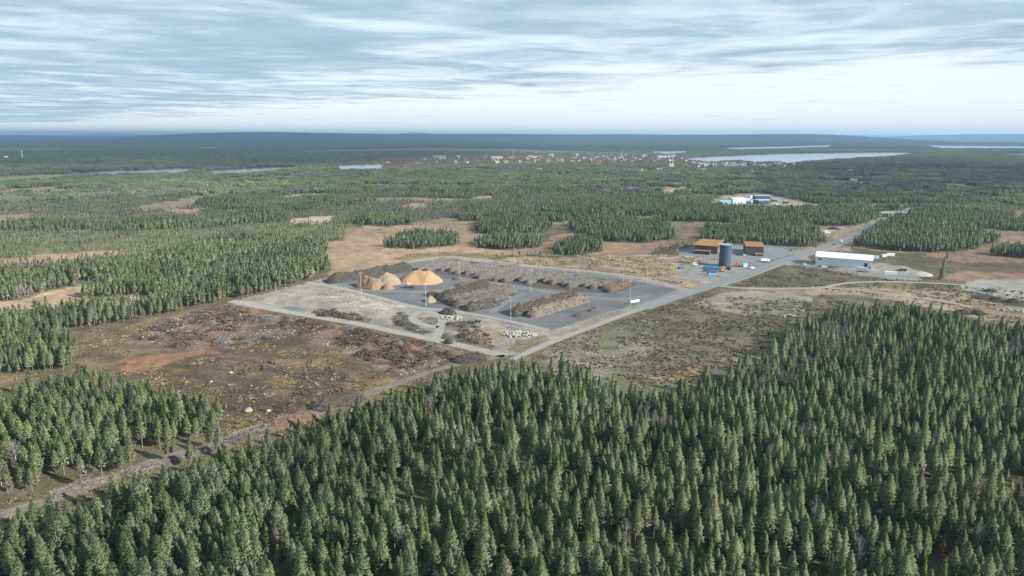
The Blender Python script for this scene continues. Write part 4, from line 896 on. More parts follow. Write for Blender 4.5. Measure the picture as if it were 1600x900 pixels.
def scatter_small():
    stone = [rock_mesh('stone', m_rock, s, 1, 0, (.4, .6)) for s in range(2)]+[rock_mesh('stone', m_rockd, 9+s, 1, 0, (.4, .6)) for s in range(3)]
    # stones on rubble
    def region(poly, sp, thr, seed, sc=90):
        p = np.array(poly, float); X, Y = G(p[:, 0], p[:, 1]); rng = np.random.default_rng(seed)
        n = int((X.max()-X.min())*(Y.max()-Y.min())/(sp*sp)); x = rng.uniform(X.min(), X.max(), n); y = rng.uniform(Y.min(), Y.max(), n)
        px, py = P(x, y); k = inpoly(px, py, poly) & (fbm(x, y, 14, seed, 3) > thr) & (rng.random(n) < .45) & ~road_mask(x, y, 1)
        return x[k], y[k]
    R1 = region([(200, 527), (250, 502), (350, 476), (430, 489), (600, 524), (690, 540), (755, 558), (700, 580), (640, 598), (580, 568), (520, 545), (470, 525), (350, 542), (280, 545)], 1.9, .53, 1)
    R2 = region([(485, 460), (520, 452), (590, 464), (640, 480), (640, 492), (540, 478)], 1.6, .48, 2)
    R3 = region([(600, 500), (625, 490), (690, 505), (750, 500), (772, 542), (700, 530), (640, 515)], 1.9, .5, 3)
    R4 = region([(840, 552), (900, 525), (1000, 505), (1030, 530), (1000, 575), (930, 600), (870, 590)], 1.7, .52, 4)
    R5 = region([(545, 590), (640, 560), (760, 556), (640, 612), (590, 614)], 1.6, .45, 5)
    x = np.concatenate([a[0] for a in (R1, R2, R3, R4, R5)]); y = np.concatenate([a[1] for a in (R1, R2, R3, R4, R5)])
    n = len(x); rng = np.random.default_rng(3); print('stones', n)
    gn_scatter('stones', stone, np.stack([x, y, np.zeros(n)], 1), rng.uniform(0, 6.28, n), rng.uniform(.3, 1.15, n)**1.7, 'pale stones strewn over the cleared and levelled ground')
    # roots, peat lumps and slash left on the cleared ground
    def lump(seed, m, n=16):
        rng = np.random.default_rng(seed); c = rng.normal(size=(n, 3))*np.array([.9, .6, 0])+np.array([0, 0, .35]); c[:, 2] += rng.uniform(-.2, .35, n); d = rng.normal(size=(n, 3))*np.array([1, 1, .5]); d /= np.linalg.norm(d, axis=1)[:, None]
        V, Q = leafquads(c, d, rng.uniform(.8, 2.0, n), rng.uniform(.2, .6, n), rng); return npmesh('debris', V, Q, m)
    DB = [lump(1, m_brushd), lump(2, m_brushb), lump(3, m_brushs), lump(4, m_brushb, 24), lump(5, m_brush, 12)]
    D = [region([(200, 527), (250, 502), (350, 476), (430, 489), (600, 524), (690, 540), (755, 558), (700, 580), (640, 598), (580, 568), (520, 545), (470, 525), (350, 542), (280, 545)], 1.7, .47, 31),
         region([(485, 488), (512, 482), (580, 498), (530, 504)], 1.6, .35, 32), region([(600, 500), (625, 490), (690, 505), (750, 500), (772, 542), (700, 530), (640, 515)], 1.9, .5, 33),
         region([(250, 600), (340, 560), (470, 560), (600, 590), (450, 650), (330, 640)], 3.6, .55, 34)]
    x = np.concatenate([a[0] for a in D]); y = np.concatenate([a[1] for a in D]); n = len(x); rng = np.random.default_rng(8)
    gn_scatter('debris', DB, np.stack([x, y, np.zeros(n)], 1), rng.uniform(0, 6.28, n), rng.uniform(.5, 1.5, n), 'dark roots, peat and slash strewn over the cleared ground')
    # low shrubs and tufts
    def tuft(seed, m, n=14, h=.5, r=.6):
        rng = np.random.default_rng(seed); c = rng.normal(size=(n, 3))*np.array([r*.5, r*.5, 0])+np.array([0, 0, h*.45]); d = rng.normal(size=(n, 3))*.6+np.array([0, 0, .8]); d /= np.linalg.norm(d, axis=1)[:, None]
        V, Q = leafquads(c, d, np.full(n, h*1.3), np.full(n, h*.7), rng); return npmesh('tuft', V, Q, m)
    mg = foliage('heather', (.065, .062, .036), (.09, .078, .046), (.12, .092, .056), 0); mt = foliage('dry_grass', (.2, .165, .115), (.24, .2, .14), (.17, .135, .09), 0); my = foliage('moss_green', (.075, .078, .038), (.10, .09, .042), (.12, .095, .045), 0)
    T = [tuft(1, mg), tuft(2, mg), tuft(3, mt), tuft(4, my)]
    parts = [region([(862, 538), (1000, 488), (1100, 462), (1320, 470), (1230, 560), (1100, 645), (950, 655), (870, 612)], 1.5, .42, 11),
             region([(180, 582), (340, 549), (440, 524), (640, 602), (560, 628), (440, 680), (340, 700), (230, 600)], 1.7, .47, 12),
             region([(760, 409), (900, 402), (1050, 400), (1120, 405), (1050, 430), (1085, 452), (985, 430), (835, 417)], 2.2, .45, 13),
             region([(1140, 447), (1240, 413), (1420, 438), (1600, 455), (1600, 540), (1420, 500), (1300, 500), (1270, 470), (1290, 452)], 2.0, .45, 14),
             region([(-60, 800), (130, 752), (240, 722), (390, 640), (470, 655), (700, 562), (640, 632), (440, 712), (200, 800), (0, 895)], 1.2, .35, 15),
             region([(0, 590), (110, 580), (130, 520), (260, 495), (215, 530), (200, 582), (150, 604), (0, 630)], 1.8, .4, 16)]
    x = np.concatenate([a[0] for a in parts]); y = np.concatenate([a[1] for a in parts]); n = len(x); print('tufts', n)
    idx = rng.choice(4, n, p=[.35, .3, .2, .15])
    gn_scatter('heather', T, np.stack([x, y, np.zeros(n)], 1), rng.uniform(0, 6.28, n), rng.uniform(.5, 1.5, n), 'low heather, moss and dry grass on the open ground', idx=idx)
scatter_small()

# ================================================================ YARD EQUIPMENT AND BUILDINGS
def plain(name, c, rough=.6, spec=.4, metal=0.0):
    m, nt, b = mat(name, rough, spec); b.inputs['Metallic'].default_value = metal
    ge = nt.nodes.new('ShaderNodeTexCoord'); n = noise(nt, 1.7, 4, .6, ge.outputs['Object'])
    nt.links.new(mixc(nt, 1., c, ramp(nt, n.outputs[0], [(.3, .86), (.7, 1.1)]).outputs[0], 'MULTIPLY'), b.inputs['Base Color']); return m
K = dict(galv=plain('galvanised_steel', (.42, .43, .44), .5), lamp=plain('lamp_glass', (.5, .51, .52), .3), white=plain('white_paint', (.66, .67, .68), .5),
         blue=plain('blue_paint', (.035, .12, .33), .5), lblue=plain('light_blue_paint', (.3, .5, .62), .5), navy=plain('dark_blue_steel', (.05, .075, .115), .55), navytop=plain('silo_roof', (.3, .36, .42), .5),
         black=plain('black_rubber', (.03, .03, .032), .8), glass=plain('dark_glass', (.03, .04, .05), .15, .6), yellow=plain('yellow_paint', (.6, .4, .06), .5), orange=plain('orange_paint', (.6, .22, .06), .5),
         red=plain('red_paint', (.42, .07, .06), .5), silver=plain('silver_paint', (.5, .52, .54), .35), dark=plain('dark_grey_paint', (.07, .075, .08), .5), green=plain('green_paint', (.08, .16, .1), .6),
         rust=speckle('rust_brown_roof', (0.270, 0.140, 0.054), (0.324, 0.180, 0.077), .15, (0.225, 0.113, 0.045)), wood=speckle('brown_cladding', (0.097, 0.071, 0.060), (0.131, 0.100, 0.083), .3, (0.074, 0.054, 0.046)), conc=plain('pale_concrete', (0.286, 0.281, 0.269), .8),
         whall=plain('white_metal_wall', (.66, .68, .69), .5), wroof=plain('white_metal_roof', (.66, .69, .70), .5), wend=plain('white_gable_cladding', (.6, .585, .53), .6))
# light masts
def mast(px_, py_, h, label):
    o = empty('light_mast', g(px_, py_), rnd.uniform(-.4, .4), label, 'light mast', 'tall light masts round the storage yard')
    MB().tube((0, 0, 0), (0, 0, h), .15, .09, 8).build('pole', K['galv'], o)
    MB().tube((-.9, 0, h-.15), (.9, 0, h-.15), .07, .07, 6).build('crossarm', K['galv'], o)
    for s in (-1, 1): MB().box(-.35, -.28, -.14, .35, .28, .14, 0, .06).build('lamp_head', K['lamp'], o, (s*.75, 0, h-.05))
    MB().box(-.45, -.45, 0, .45, .45, .5, 0, .05).build('foundation', K['conc'], o)
for a in [(564.5, 458, 16, 'light mast in front of the brown woodchip heap'), (665.6, 477, 16, 'light mast beside the small chip cone at the yard edge'), (718.6, 435, 14, 'light mast right of the bright orange woodchip heap'), (804, 412, 15, 'light mast on the far edge between the two brush blocks'),
          (829.5, 456, 17.5, 'light mast in front of the back right brush rows'), (798, 503, 17, 'light mast left of the pale log row'), (902.5, 427, 16, 'light mast on the far edge behind the brush rows'), (984, 477, 18, 'light mast by the yard entrance sign'),
          (1011, 445, 17, 'rightmost light mast of the yard'), (974, 440, 15, 'light mast behind the brown end of the brush rows'), (683, 404, 12, 'light mast at the far left corner behind the brush rows')]: mast(*a)
# entrance sign boards and fence
o = empty('yard_sign', g(992, 474), .5, 'white sign board beside the yard entrance', 'sign')
MB().box(-4, -.1, .8, 4, .1, 2.6).build('board', K['white'], o)
for s in (-1, 1): MB().box(s*3.4-.1, -.1, 0, s*3.4+.1, .1, .8).build('post', K['galv'], o)
def fence(name, a, b, n, h, label, mat_):
    A = g(*a); B = g(*b); o = empty(name, A, 0, label, 'fence'); d = (B-A); u = d.normalized()
    mp = MB(); mp.box(-.06, -.06, 0, .06, .06, h); me = mp.mesh('post', mat_)
    for k in range(n+1):
        p = bpy.data.objects.new('post', me); p.parent = o; p.location = d*(k/n); COL.objects.link(p)
    w = MB()
    for z in (.3, h*.5, h-.1): w.tube((0, 0, z), (d.x, d.y, z), .02, .02, 4, cap=False)
    w.build('wire', mat_, o)
fence('wire_fence', (864, 518.5), (986, 480.5), 30, 1.8, 'thin wire fence along the front right edge of the yard', K['galv'])
fence('wire_fence', (1186, 409), (1240, 395), 16, 2.2, 'dark fence along the forecourt of the brown halls', K['green'])
# silo
def silo():
    o = empty('silo', g(1132, 415.5), 0, 'tall dark blue grain silo beside the brown halls', 'silo'); r = 5.4; h = 20.5; n = 40
    b = MB(); vs = []; 
    for k in range(n):
        a = 6.283*k/n; rr = r*(1.0 if k % 2 else .985)
        vs.append((math.cos(a)*rr, math.sin(a)*rr))
    b.prism(vs, 0, h); b.build('shell', K['navy'], o)
    for z in (.1, 6.6, 13.2, 19.8):
        MB().tube((0, 0, z), (0, 0, z+.25), r+.1, r+.1, n).build('hoop', K['navy'], o)
    MB().tube((0, 0, h), (0, 0, h+1.0), r+.05, .8, n).build('roof', K['navytop'], o)
    t = MB()
    for k in range(18): t.box(-r-1.6, -.6, 1+k*1.1, -r-.1, .6, 1.12+k*1.1)
    for sx in (-1.6, -.15):
        for sy in (-.6, .6): t.tube((-r+sx, sy, 0), (-r+sx, sy, h+1.2), .06, .06, 4)
    t.build('stair_tower', K['galv'], o)
    t = MB(); t.box(-r-1.8, -1.2, h+.3, -r+3, 1.2, h+.45)
    for sy in (-1.2, 1.2): t.box(-r-1.8, sy-.04, h+1.3, -r+3, sy+.04, h+1.38)
    for k in range(5): t.box(-r-1.8+k*1.2, -1.24, h+.45, -r-1.72+k*1.2, -1.16, h+1.3)
    t.build('platform', K['white'], o)
    MB().tube((r+.5, 0, 0), (r+.5, 0, h+1), .18, .18, 6).tube((r+.5, 0, h+1), (1, 0, h+2), .18, .18, 6).build('feed_pipe', K['galv'], o)
silo()
def hall(name, A, B, Cc, h, rise, label, mw, mr, over=.5, dbl=True, mend=None, bands=14, doors=()):
    """A,B front base corners, Cc the corner behind B; ridge runs along AB"""
    A, B, Cc = (g(*p) for p in (A, B, Cc)); u = (B-A); L = u.length; u = u.normalized(); v = Vector((-u.y, u.x, 0)); Wd = abs((Cc-B).dot(v))
    o = empty(name, A, math.atan2(u.y, u.x), label, 'building')
    w = MB(); w.add([(0, 0, 0), (L, 0, 0), (L, 0, h), (0, 0, h)], [(0, 1, 2, 3)]); w.add([(L, Wd, 0), (0, Wd, 0), (0, Wd, h), (L, Wd, h)], [(0, 1, 2, 3)])
    w.add([(0, Wd, 0), (0, 0, 0), (0, 0, h), (0, Wd/2, h+rise), (0, Wd, h)], [(0, 1, 2, 3, 4)]); w.build('wall', mw, o)
    w = MB(); w.add([(L, 0, 0), (L, Wd, 0), (L, Wd, h), (L, Wd/2, h+rise), (L, 0, h)], [(0, 1, 2, 3, 4)]); w.build('wall', mend or mw, o)
    r = MB(); e = over; dz = rise*e/(Wd/2); t = .22
    for s in (0, 1):
        y0, y1 = (-e, Wd/2) if s == 0 else (Wd+e, Wd/2)
        vs = [(-e, y0, h-dz+.02), (L+e, y0, h-dz+.02), (L+e, y1, h+rise+.02), (-e, y1, h+rise+.02)]
        vs += [(a, b_, c+t) for a, b_, c in vs]
        r.add(vs, [(4, 5, 6, 7), (3, 2, 1, 0), (0, 1, 5, 4), (1, 2, 6, 5), (2, 3, 7, 6), (3, 0, 4, 7)])
    r.build('roof', mr, o)
    # vertical cladding ribs stand 4 cm proud
    rb = MB(); n = int(L/1.6)
    for k in range(n): rb.box(k*L/n+.1, -.045, .05, k*L/n+.2, -.003, h-.15)
    for k in range(int(Wd/1.6)): rb.box(L+.003, k*1.6+.3, .05, L+.045, k*1.6+.4, h-.1)
    rb.build('cladding_ribs', mw, o)['kind'] = 'stuff'
    for (side, x0, x1, z0, z1, m_, nm) in doors:
        d = MB()
        if side == 'f': d.box(x0*L, -.1, z0, x1*L, -.05, z1)
        else: d.box(L+.05, x0*Wd, z0, L+.1, x1*Wd, z1)
        d.build(nm, m_, o)
    SPECIAL.append(((A.x+B.x)/2, (A.y+B.y)/2+10, L*.62))
    return o, L, Wd
hw, Lw, Ww = hall('storage_hall', (1273.5, 414), (1362, 421.2), (1377, 415.8), 8.2, 3.3, 'long white metal storage hall with pale gable beside the main road', K['whall'], K['wroof'], mend=K['wend'],
     doors=[('f', .86, .92, .05, 5.5, K['dark'], 'door'), ('f', .95, .97, .05, 2.6, K['dark'], 'door'), ('f', .05, .11, 5.2, 6.6, K['blue'], 'nameplate'), ('e', .3, .62, .05, 5.2, K['white'], 'gate')])
h1, L1, W1 = hall('brown_hall', (1085, 394.8), (1120, 397.3), (1145, 388), 8.2, 1.4, 'left brown hall with rust coloured roof behind the dark silo', K['wood'], K['rust'], over=.8,
     doors=[('f', .05, .35, .05, 3, K['dark'], 'door'), ('e', .2, .5, .05, 4.5, K['conc'], 'door')])
b = MB(); b.box(1.5, -7, 0, L1*.72, -.2, 3.4); b.build('annex', K['wood'], h1)
MB().box(1, -7.6, 3.4, L1*.75, -.1, 3.75).build('annex_roof', K['rust'], h1)
for k in range(5): MB().box(2.4+k*3, -7.08, .3, 4.4+k*3, -7.03, 2.5).build('window', K['glass'], h1)
h2, L2, W2 = hall('brown_hall', (1164.7, 398.8), (1192.5, 400), (1210, 392.5), 9.2, 1.2, 'right brown hall with rust coloured roof and a dark open gate', K['wood'], K['rust'], over=.6,
     doors=[('e', .12, .5, .05, 6, K['dark'], 'door'), ('f', .55, .95, .05, 2.8, K['white'], 'loading_dock')])
MB().box(L2*.6, -3, 0, L2*.95, -.2, 2.4).build('porch', K['wood'], h2)

# vehicles
def car(px_, py_, rz, body, label, van=False):
    o = empty('van' if van else 'car', g(px_, py_, .06), rz, label, 'van' if van else 'car'); L, Wd, h = (5.6, 2.1, 2.3) if van else (4.5, 1.85, 1.45)
    b = MB(); pr = [(-L/2, .35), (-L/2, .95*h*.6), (-L*.42, h*.62), (-L*.33, h), (L*.08 if not van else L*.25, h), (L*.26 if not van else L*.38, h*.64), (L/2-.1, h*.55), (L/2, .35)]
    n = len(pr); vs = [(x, -Wd/2, z) for x, z in pr]+[(x, Wd/2, z) for x, z in pr]
    b.add(vs, [tuple(range(n)), tuple(range(2*n-1, n-1, -1))]+[(k, n+k, n+(k+1) % n, (k+1) % n) for k in range(n)]); b.build('body', body, o)
    for s in (-1, 1): MB().add([(-L*.33, s*(Wd/2+.01), h*.64), (L*.2, s*(Wd/2+.01), h*.64), (L*.06, s*(Wd/2+.01), h*.93), (-L*.28, s*(Wd/2+.01), h*.93)], [(0, 1, 2, 3)]).build('window', K['glass'], o)
    MB().add([(L*.25, -Wd*.42, h*.68), (L*.25, Wd*.42, h*.68), (L*.1, Wd*.42, h*.97), (L*.1, -Wd*.42, h*.97)], [(0, 1, 2, 3)]).build('windscreen', K['glass'], o, (.06, 0, .03))
    for sx in (-.31, .31):
        for sy in (-1, 1): MB().tube((sx*L, sy*(Wd/2-.22), .34), (sx*L, sy*(Wd/2+.02), .34), .34, .34, 12).build('wheel', K['black'], o)
def rdir(a, b):
    A = g(*a); B = g(*b); return math.atan2(B.y-A.y, B.x-A.x)
rr_ = rdir((1262, 395.8), (1322, 373.8))
car(1303, 382, rr_+3.14, K['dark'], 'dark car driving on the main road towards the yard')
car(1314, 378, rr_+3.14, K['silver'], 'silver van driving behind the dark car on the main road', True)
car(1275, 385.6, rr_, K['dark'], 'dark car parked on the far verge of the main road')
car(1236, 391.8, rr_, K['dark'], 'dark car parked at the road side end of the fence')
car(1154, 399, .3, K['black'], 'black car parked left of the right brown hall'); car(1160, 399.2, .1, K['dark'], 'dark grey car parked against the right brown hall'); car(1163.5, 398.9+.6, .2, K['silver'], 'silver car parked nearest the right brown hall')
car(1257, 414, .4, K['silver'], 'silver car parked at the left end of the white hall'); car(1284, 446.5, .1, K['dark'], 'dark car on the sand road')
car(711, 436.5, .8, K['black'], 'small black car on the asphalt right of the orange heap')
def truck(px_, py_, rz, cab, box, label, L=9.0, h=3.6):
    o = empty('truck', g(px_, py_, .05), rz, label, 'truck')
    MB().box(-L/2, -1.25, 1.0, L/2-2.3, 1.25, h, 0, .03).build('cargo_box', box, o)
    MB().box(L/2-2.1, -1.2, .5, L/2, 1.2, 2.9, 0, .08).build('cab', cab, o)
    MB().box(L/2-.02, -1.0, 1.6, L/2+.02, 1.0, 2.5).build('windscreen', K['glass'], o)
    MB().box(-L/2+.2, -.9, .55, L/2-.3, .9, .98).build('chassis', K['black'], o)
    for x in (-L*.35, -L*.22, L*.36):
        for s in (-1, 1): MB().tube((x, s*.85, .5), (x, s*1.24, .5), .5, .5, 12).build('wheel', K['black'], o)
truck(1195, 409.3, .0, K['white'], K['white'], 'white truck parked on the gravel in front of the fence', 8.5, 3.2)
truck(1348, 424.8, rdir((1274, 414), (1362, 421.2)), K['white'], K['white'], 'white box trailer truck in front of the white hall door', 10.5, 4.2)
def container(px_, py_, rz, m_, label, L=6.1, z=0.0, H=2.6, name='shipping_container'):
    o = empty(name, g(px_, py_, z), rz, label, 'container'); MB().box(-L/2, -1.22, .02, L/2, 1.22, H).build('shell', m_, o)
    r = MB()
    for k in range(int(L/.6)): r.box(-L/2+.15+k*.6, -1.27, .2, -L/2+.4+k*.6, -1.221, H-.2)
    r.build('ribs', m_, o)['kind'] = 'stuff'; MB().box(L/2+.003, -1.0, .2, L/2+.06, 1.0, H-.2).build('door', m_, o)
container(1107, 419.5, .15, K['blue'], 'dark blue container, left of the silo foot', 9); container(1118, 421.5, .1, K['blue'], 'blue container directly in front of the silo', 8.5)
container(1106, 424.3, .05, K['navy'], 'navy container in front of the dark blue one', 7.5, H=3); container(1113.5, 430, -.25, K['lblue'], 'light blue flat container nearest the road', 7, H=1.6)
container(1112, 427.5, -.1, K['blue'], 'blue container between the navy and the light blue ones', 7)
container(1163, 417, .5, K['lblue'], 'pale blue container right of the red machine', 5, H=3.2); container(1064, 420, .4, K['blue'], 'small blue container on the heath left of the silo plot', 5, H=2)
for (a, b_, c_, d_, lab, L_) in [(1391, 399.5, -.05, K['white'], 'white site cabin behind the white hall', 8), (1381, 401.2, .1, K['white'], 'small white cabin left of the white site cabin', 4.5), (1391, 428.5, -.25, K['white'], 'white flat covered container in the hall yard', 10), (1350, 403, .1, K['white'], 'small white box behind the hall roof', 4), (1367, 403.6, .0, K['lblue'], 'pale blue box behind the right end of the hall', 7), (1300, 398.6, .1, K['white'], 'low white box behind the left half of the hall', 9)]:
    container(a, b_, c_, d_, lab, L_, name='site_cabin')
def machine(px_, py_, rz, m_, label, kind='wheel_loader', s=1.0):
    o = empty(kind, g(px_, py_, .05), rz, label, 'loader' if kind == 'wheel_loader' else 'excavator'); o.scale = (s,)*3
    MB().box(-3.2, -1.1, 1.0, .2, 1.1, 2.2, 0, .12).build('engine_body', m_, o); MB().box(.3, -.8, .9, 2.2, .8, 1.9, 0, .08).build('front_frame', m_, o)
    c = MB().box(-1.2, -.85, 2.2, .5, .85, 3.6, 0, .1).build('cab', K['white'] if kind == 'wheel_loader' else m_, o)
    MB().box(-1.0, -.88, 2.5, .3, .88, 3.3).build('cab_window', K['glass'], o)
    if kind == 'wheel_loader':
        for x in (-2.0, 1.6):
            for sy in (-1, 1): MB().tube((x, sy*.85, .85), (x, sy*1.45, .85), .85, .85, 14).build('wheel', K['black'], o)
        for sy in (-.5, .5): MB().tube((1.6, sy, 1.8), (3.8, sy, .8), .16, .14, 6).build('lift_arm', m_, o)
        MB().add([(3.6, -1.5, .1), (3.6, 1.5, .1), (4.9, 1.5, .1), (4.9, -1.5, .1), (3.5, -1.5, 1.4), (3.5, 1.5, 1.4), (3.75, 1.5, 1.4), (3.75, -1.5, 1.4)], [(0, 1, 2, 3), (0, 4, 5, 1), (4, 7, 6, 5), (3, 2, 6, 7), (0, 3, 7, 4), (1, 5, 6, 2)]).build('bucket', K['dark'], o)
    else:
        for sy in (-1, 1): MB().box(-2, sy*1.2-.3, .02, 2, sy*1.2+.3, .9, 0, .15).build('track', K['black'], o)
        MB().tube((.8, .3, 2), (3.6, .3, 4.6), .22, .18, 6).build('boom', m_, o); MB().tube((3.6, .3, 4.6), (5.6, .3, 2.0), .17, .13, 6).build('stick', m_, o)
        MB().box(5.2, -.2, 1.2, 6.0, .8, 2.1, 0, .1).build('bucket', K['dark'], o)
machine(639, 450, .1, K['dark'], 'wheel loader with white cab beside the woodchip heaps', s=1.15)
machine(1128, 424, .9, K['orange'], 'orange excavator working at the foot of the silo', 'excavator'); machine(1152, 416.5, .2, K['red'], 'red excavator right of the silo', 'excavator', .9)
machine(1138, 421, 2.2, K['dark'], 'dark excavator between the silo and the road', 'excavator', .9); machine(1410, 423.5, 3.0, K['dark'], 'dark loader at the sand bank of the hall yard')
pile('tarpaulin_heap', (1083, 412.5), (1087, 413), 7, 2.6, K['white'], 'heap of white sheeting on the silo plot', 'tarpaulin heap', seed=140, rug=.5, m2=K['white'], sticks=30, part='loose_sheets', th=.8)
pile('tarpaulin_heap', (1173, 418.5), (1177, 418.8), 5, 1.4, K['white'], 'small heap of white sheeting by the road', 'tarpaulin heap', seed=141, rug=.5)
for k, (px_, py_) in enumerate([(1281, 417.2), (1286, 417.7), (1290.5, 418.2), (1295, 418.5), (1300, 419)]):
    MB().box(-1.2, -.6, 0, 1.2, .6, 1.3, 0, .1).build('material_crate', K[['dark', 'white', 'silver', 'dark', 'dark'][k]], None, g(px_, py_, .05))
    tag(COL.objects[-1], ['black crate, first from the left along the hall wall', 'white crate, second along the hall wall', 'silver crate, middle one along the hall wall', 'dark crate, fourth along the hall wall', 'dark crate, rightmost along the hall wall'][k], 'crate')

# distant industrial site and town
def shed(name, px_, py_, L, Wd, h, rise, rz, mw, mr, label, cat='building', group=None, parts=True):
    A = g(px_, py_); 
    def body(b, mi):
        b.add([(-L/2, -Wd/2, 0), (L/2, -Wd/2, 0), (L/2, Wd/2, 0), (-L/2, Wd/2, 0), (-L/2, -Wd/2, h), (L/2, -Wd/2, h), (L/2, Wd/2, h), (-L/2, Wd/2, h)], [(0, 1, 5, 4), (1, 2, 6, 5), (2, 3, 7, 6), (3, 0, 4, 7)], mi)
    def rf(b, mi):
        e = .4
        b.add([(-L/2-e, -Wd/2-e, h), (L/2+e, -Wd/2-e, h), (L/2+e, 0, h+rise), (-L/2-e, 0, h+rise), (-L/2-e, Wd/2+e, h), (L/2+e, Wd/2+e, h)], [(0, 1, 2, 3), (3, 2, 5, 4), (0, 3, 4), (1, 5, 2)], mi)
    if parts:
        o = empty(name, A, rz, label, cat, group); b = MB(); body(b, 0); b.build('wall', mw, o); b = MB(); rf(b, 0); b.build('roof', mr, o)
        for k in range(max(1, int(L/7))): MB().box(-L/2+2+k*7, -Wd/2-.08, .4, -L/2+5+k*7, -Wd/2-.02, min(3.2, h-.5)).build('window', K['glass'], o)
    else:
        b = MB(); body(b, 0); rf(b, 1); o = b.build(name, [mw, mr], None, A); o.rotation_euler = (0, 0, rz); tag(o, label, cat, group)
    SPECIAL.append((A.x, A.y, max(L, Wd)*.75))
    return o
SPECIAL.append((*g(1162, 318)[:2], 58)); SPECIAL.append((*g(1192, 318)[:2], 50)); SPECIAL.append((*g(1130, 319)[:2], 40)); SPECIAL.append((*g(1225, 321)[:2], 35))
for (px_, py_, L_, w_, h_, c1, c2, lab) in [(1132, 318.5, 20, 14, 5, 'lblue', 'lblue', 'pale blue shed at the left end of the distant works'), (1151, 317.5, 26, 18, 9, 'white', 'white', 'large white hall in the middle of the distant works'), (1163, 317, 18, 16, 7, 'lblue', 'white', 'white roofed hall right of the large white hall of the distant works'),
     (1175, 316.5, 16, 10, 5, 'white', 'conc', 'low white shed between the halls of the distant works'), (1190, 318.5, 24, 18, 7, 'navy', 'lblue', 'dark blue hall at the right of the distant works'), (1189, 313, 28, 14, 9, 'navy', 'navytop', 'grey blue hall behind the dark blue hall'), (1175, 311.5, 12, 9, 6, 'white', 'white', 'small white building at the back of the distant works'), (1215, 322, 9, 6, 3, 'white', 'lblue', 'small pale hut at the roadside right of the distant works'), (1209, 315, 10, 8, 4, 'wood', 'conc', 'small brown building right of the distant works'), (1228, 318, 9, 7, 4, 'wood', 'conc', 'rightmost small brown building by the distant works')]:
    shed('industrial_hall', px_, py_, L_, w_, h_, 1.4, rnd.uniform(-.2, .3), K[c1], K[c2], lab)
K['tw'] = plain('town_white_render', (.33, .33, .32)); K['tc'] = plain('town_cream_render', (.28, .25, .21)); K['tg'] = plain('town_grey_roof', (.24, .245, .25))
TK = dict(K, white=K['tw'], wend=K['tc'], conc=K['tg'])
for (px_, py_, L_, w_, h_, c1, c2, lab) in [(684, 247, 60, 30, 11, 'white', 'white', 'long white roofed building at the left of the distant town'), (776, 248.5, 80, 40, 13, 'white', 'white', 'brightest big white hall in the middle of the distant town'), (834, 247.5, 45, 30, 12, 'white', 'white', 'white hall right of the brightest hall in town'), (800, 248, 50, 25, 10, 'rust', 'rust', 'reddish long building between two white halls in town'),
     (861, 244, 40, 25, 12, 'white', 'white', 'white block at the back of the distant town'), (1034, 247.5, 70, 30, 14, 'white', 'wend', 'large cream building by the lake end of the town'), (1007, 245, 40, 25, 11, 'wend', 'white', 'cream building left of the large cream one in town'), (843, 267, 22, 14, 7, 'white', 'white', 'white shed in the forest below the town'), (903, 266, 26, 14, 7, 'white', 'white', 'white long shed in the forest below the town'), (1003, 268, 10, 9, 7, 'white', 'white', 'small white house in the forest left of the plant'),
     (1030, 266.5, 24, 14, 6, 'white', 'white', 'low white building beside the plant'), (1098, 267, 30, 14, 6, 'white', 'white', 'low white building right of the plant'), (1108, 268, 26, 14, 6, 'wend', 'white', 'low cream building farthest right of the plant'), (1221, 273, 34, 10, 6, 'white', 'white', 'long white roof in the forest right of the town'), (1209, 273.5, 14, 10, 6, 'white', 'white', 'short white roof left of the long white roof'), (1174, 270, 12, 9, 6, 'white', 'white', 'lone white house in the forest below the lake'), (1172, 279, 14, 10, 6, 'conc', 'conc', 'grey roofed house in the forest below the lake'), (1212, 279, 14, 10, 5, 'conc', 'conc', 'grey shed below the long white roof'), (1328, 269.5, 20, 16, 9, 'white', 'conc', 'pale house in the forest at the right'), (1333, 283, 24, 12, 5, 'conc', 'conc', 'grey low roof in the forest at the right'), (1370, 291, 24, 10, 5, 'white', 'conc', 'pale long roof in the forest farther right'), (1155, 260, 70, 20, 8, 'white', 'white', 'long white building at the lake shore'), (1100, 258.5, 60, 20, 8, 'white', 'wend', 'long cream building left on the lake shore'), (1235, 257.5, 30, 16, 8, 'conc', 'conc', 'grey building at the right end of the shore'), (702, 262, 14, 10, 6, 'white', 'white', 'white house at the edge of the forest left of town')]:
    shed('large_building', px_, py_, L_*.75, w_, h_, 1.5, rnd.uniform(-.2, .2), TK[c1], TK[c2], lab)
K['tr'] = plain('town_red_paint', (.17, .11, .09)); K['ty'] = plain('town_yellow_paint', (.28, .23, .13)); K['tb'] = plain('town_rusty_roof', (.26, .16, .11))
houses = [('tw', 'tg'), ('tc', 'tb'), ('tr', 'tg'), ('tg', 'tg'), ('tw', 'tb'), ('ty', 'tg')]
hl = ['white house with grey roof in the distant town', 'cream house with rusty roof in the distant town', 'red brown house with dark roof in the distant town', 'grey house in the distant town', 'white house with rusty roof in the distant town', 'yellow house with dark roof in the distant town']
k = 0
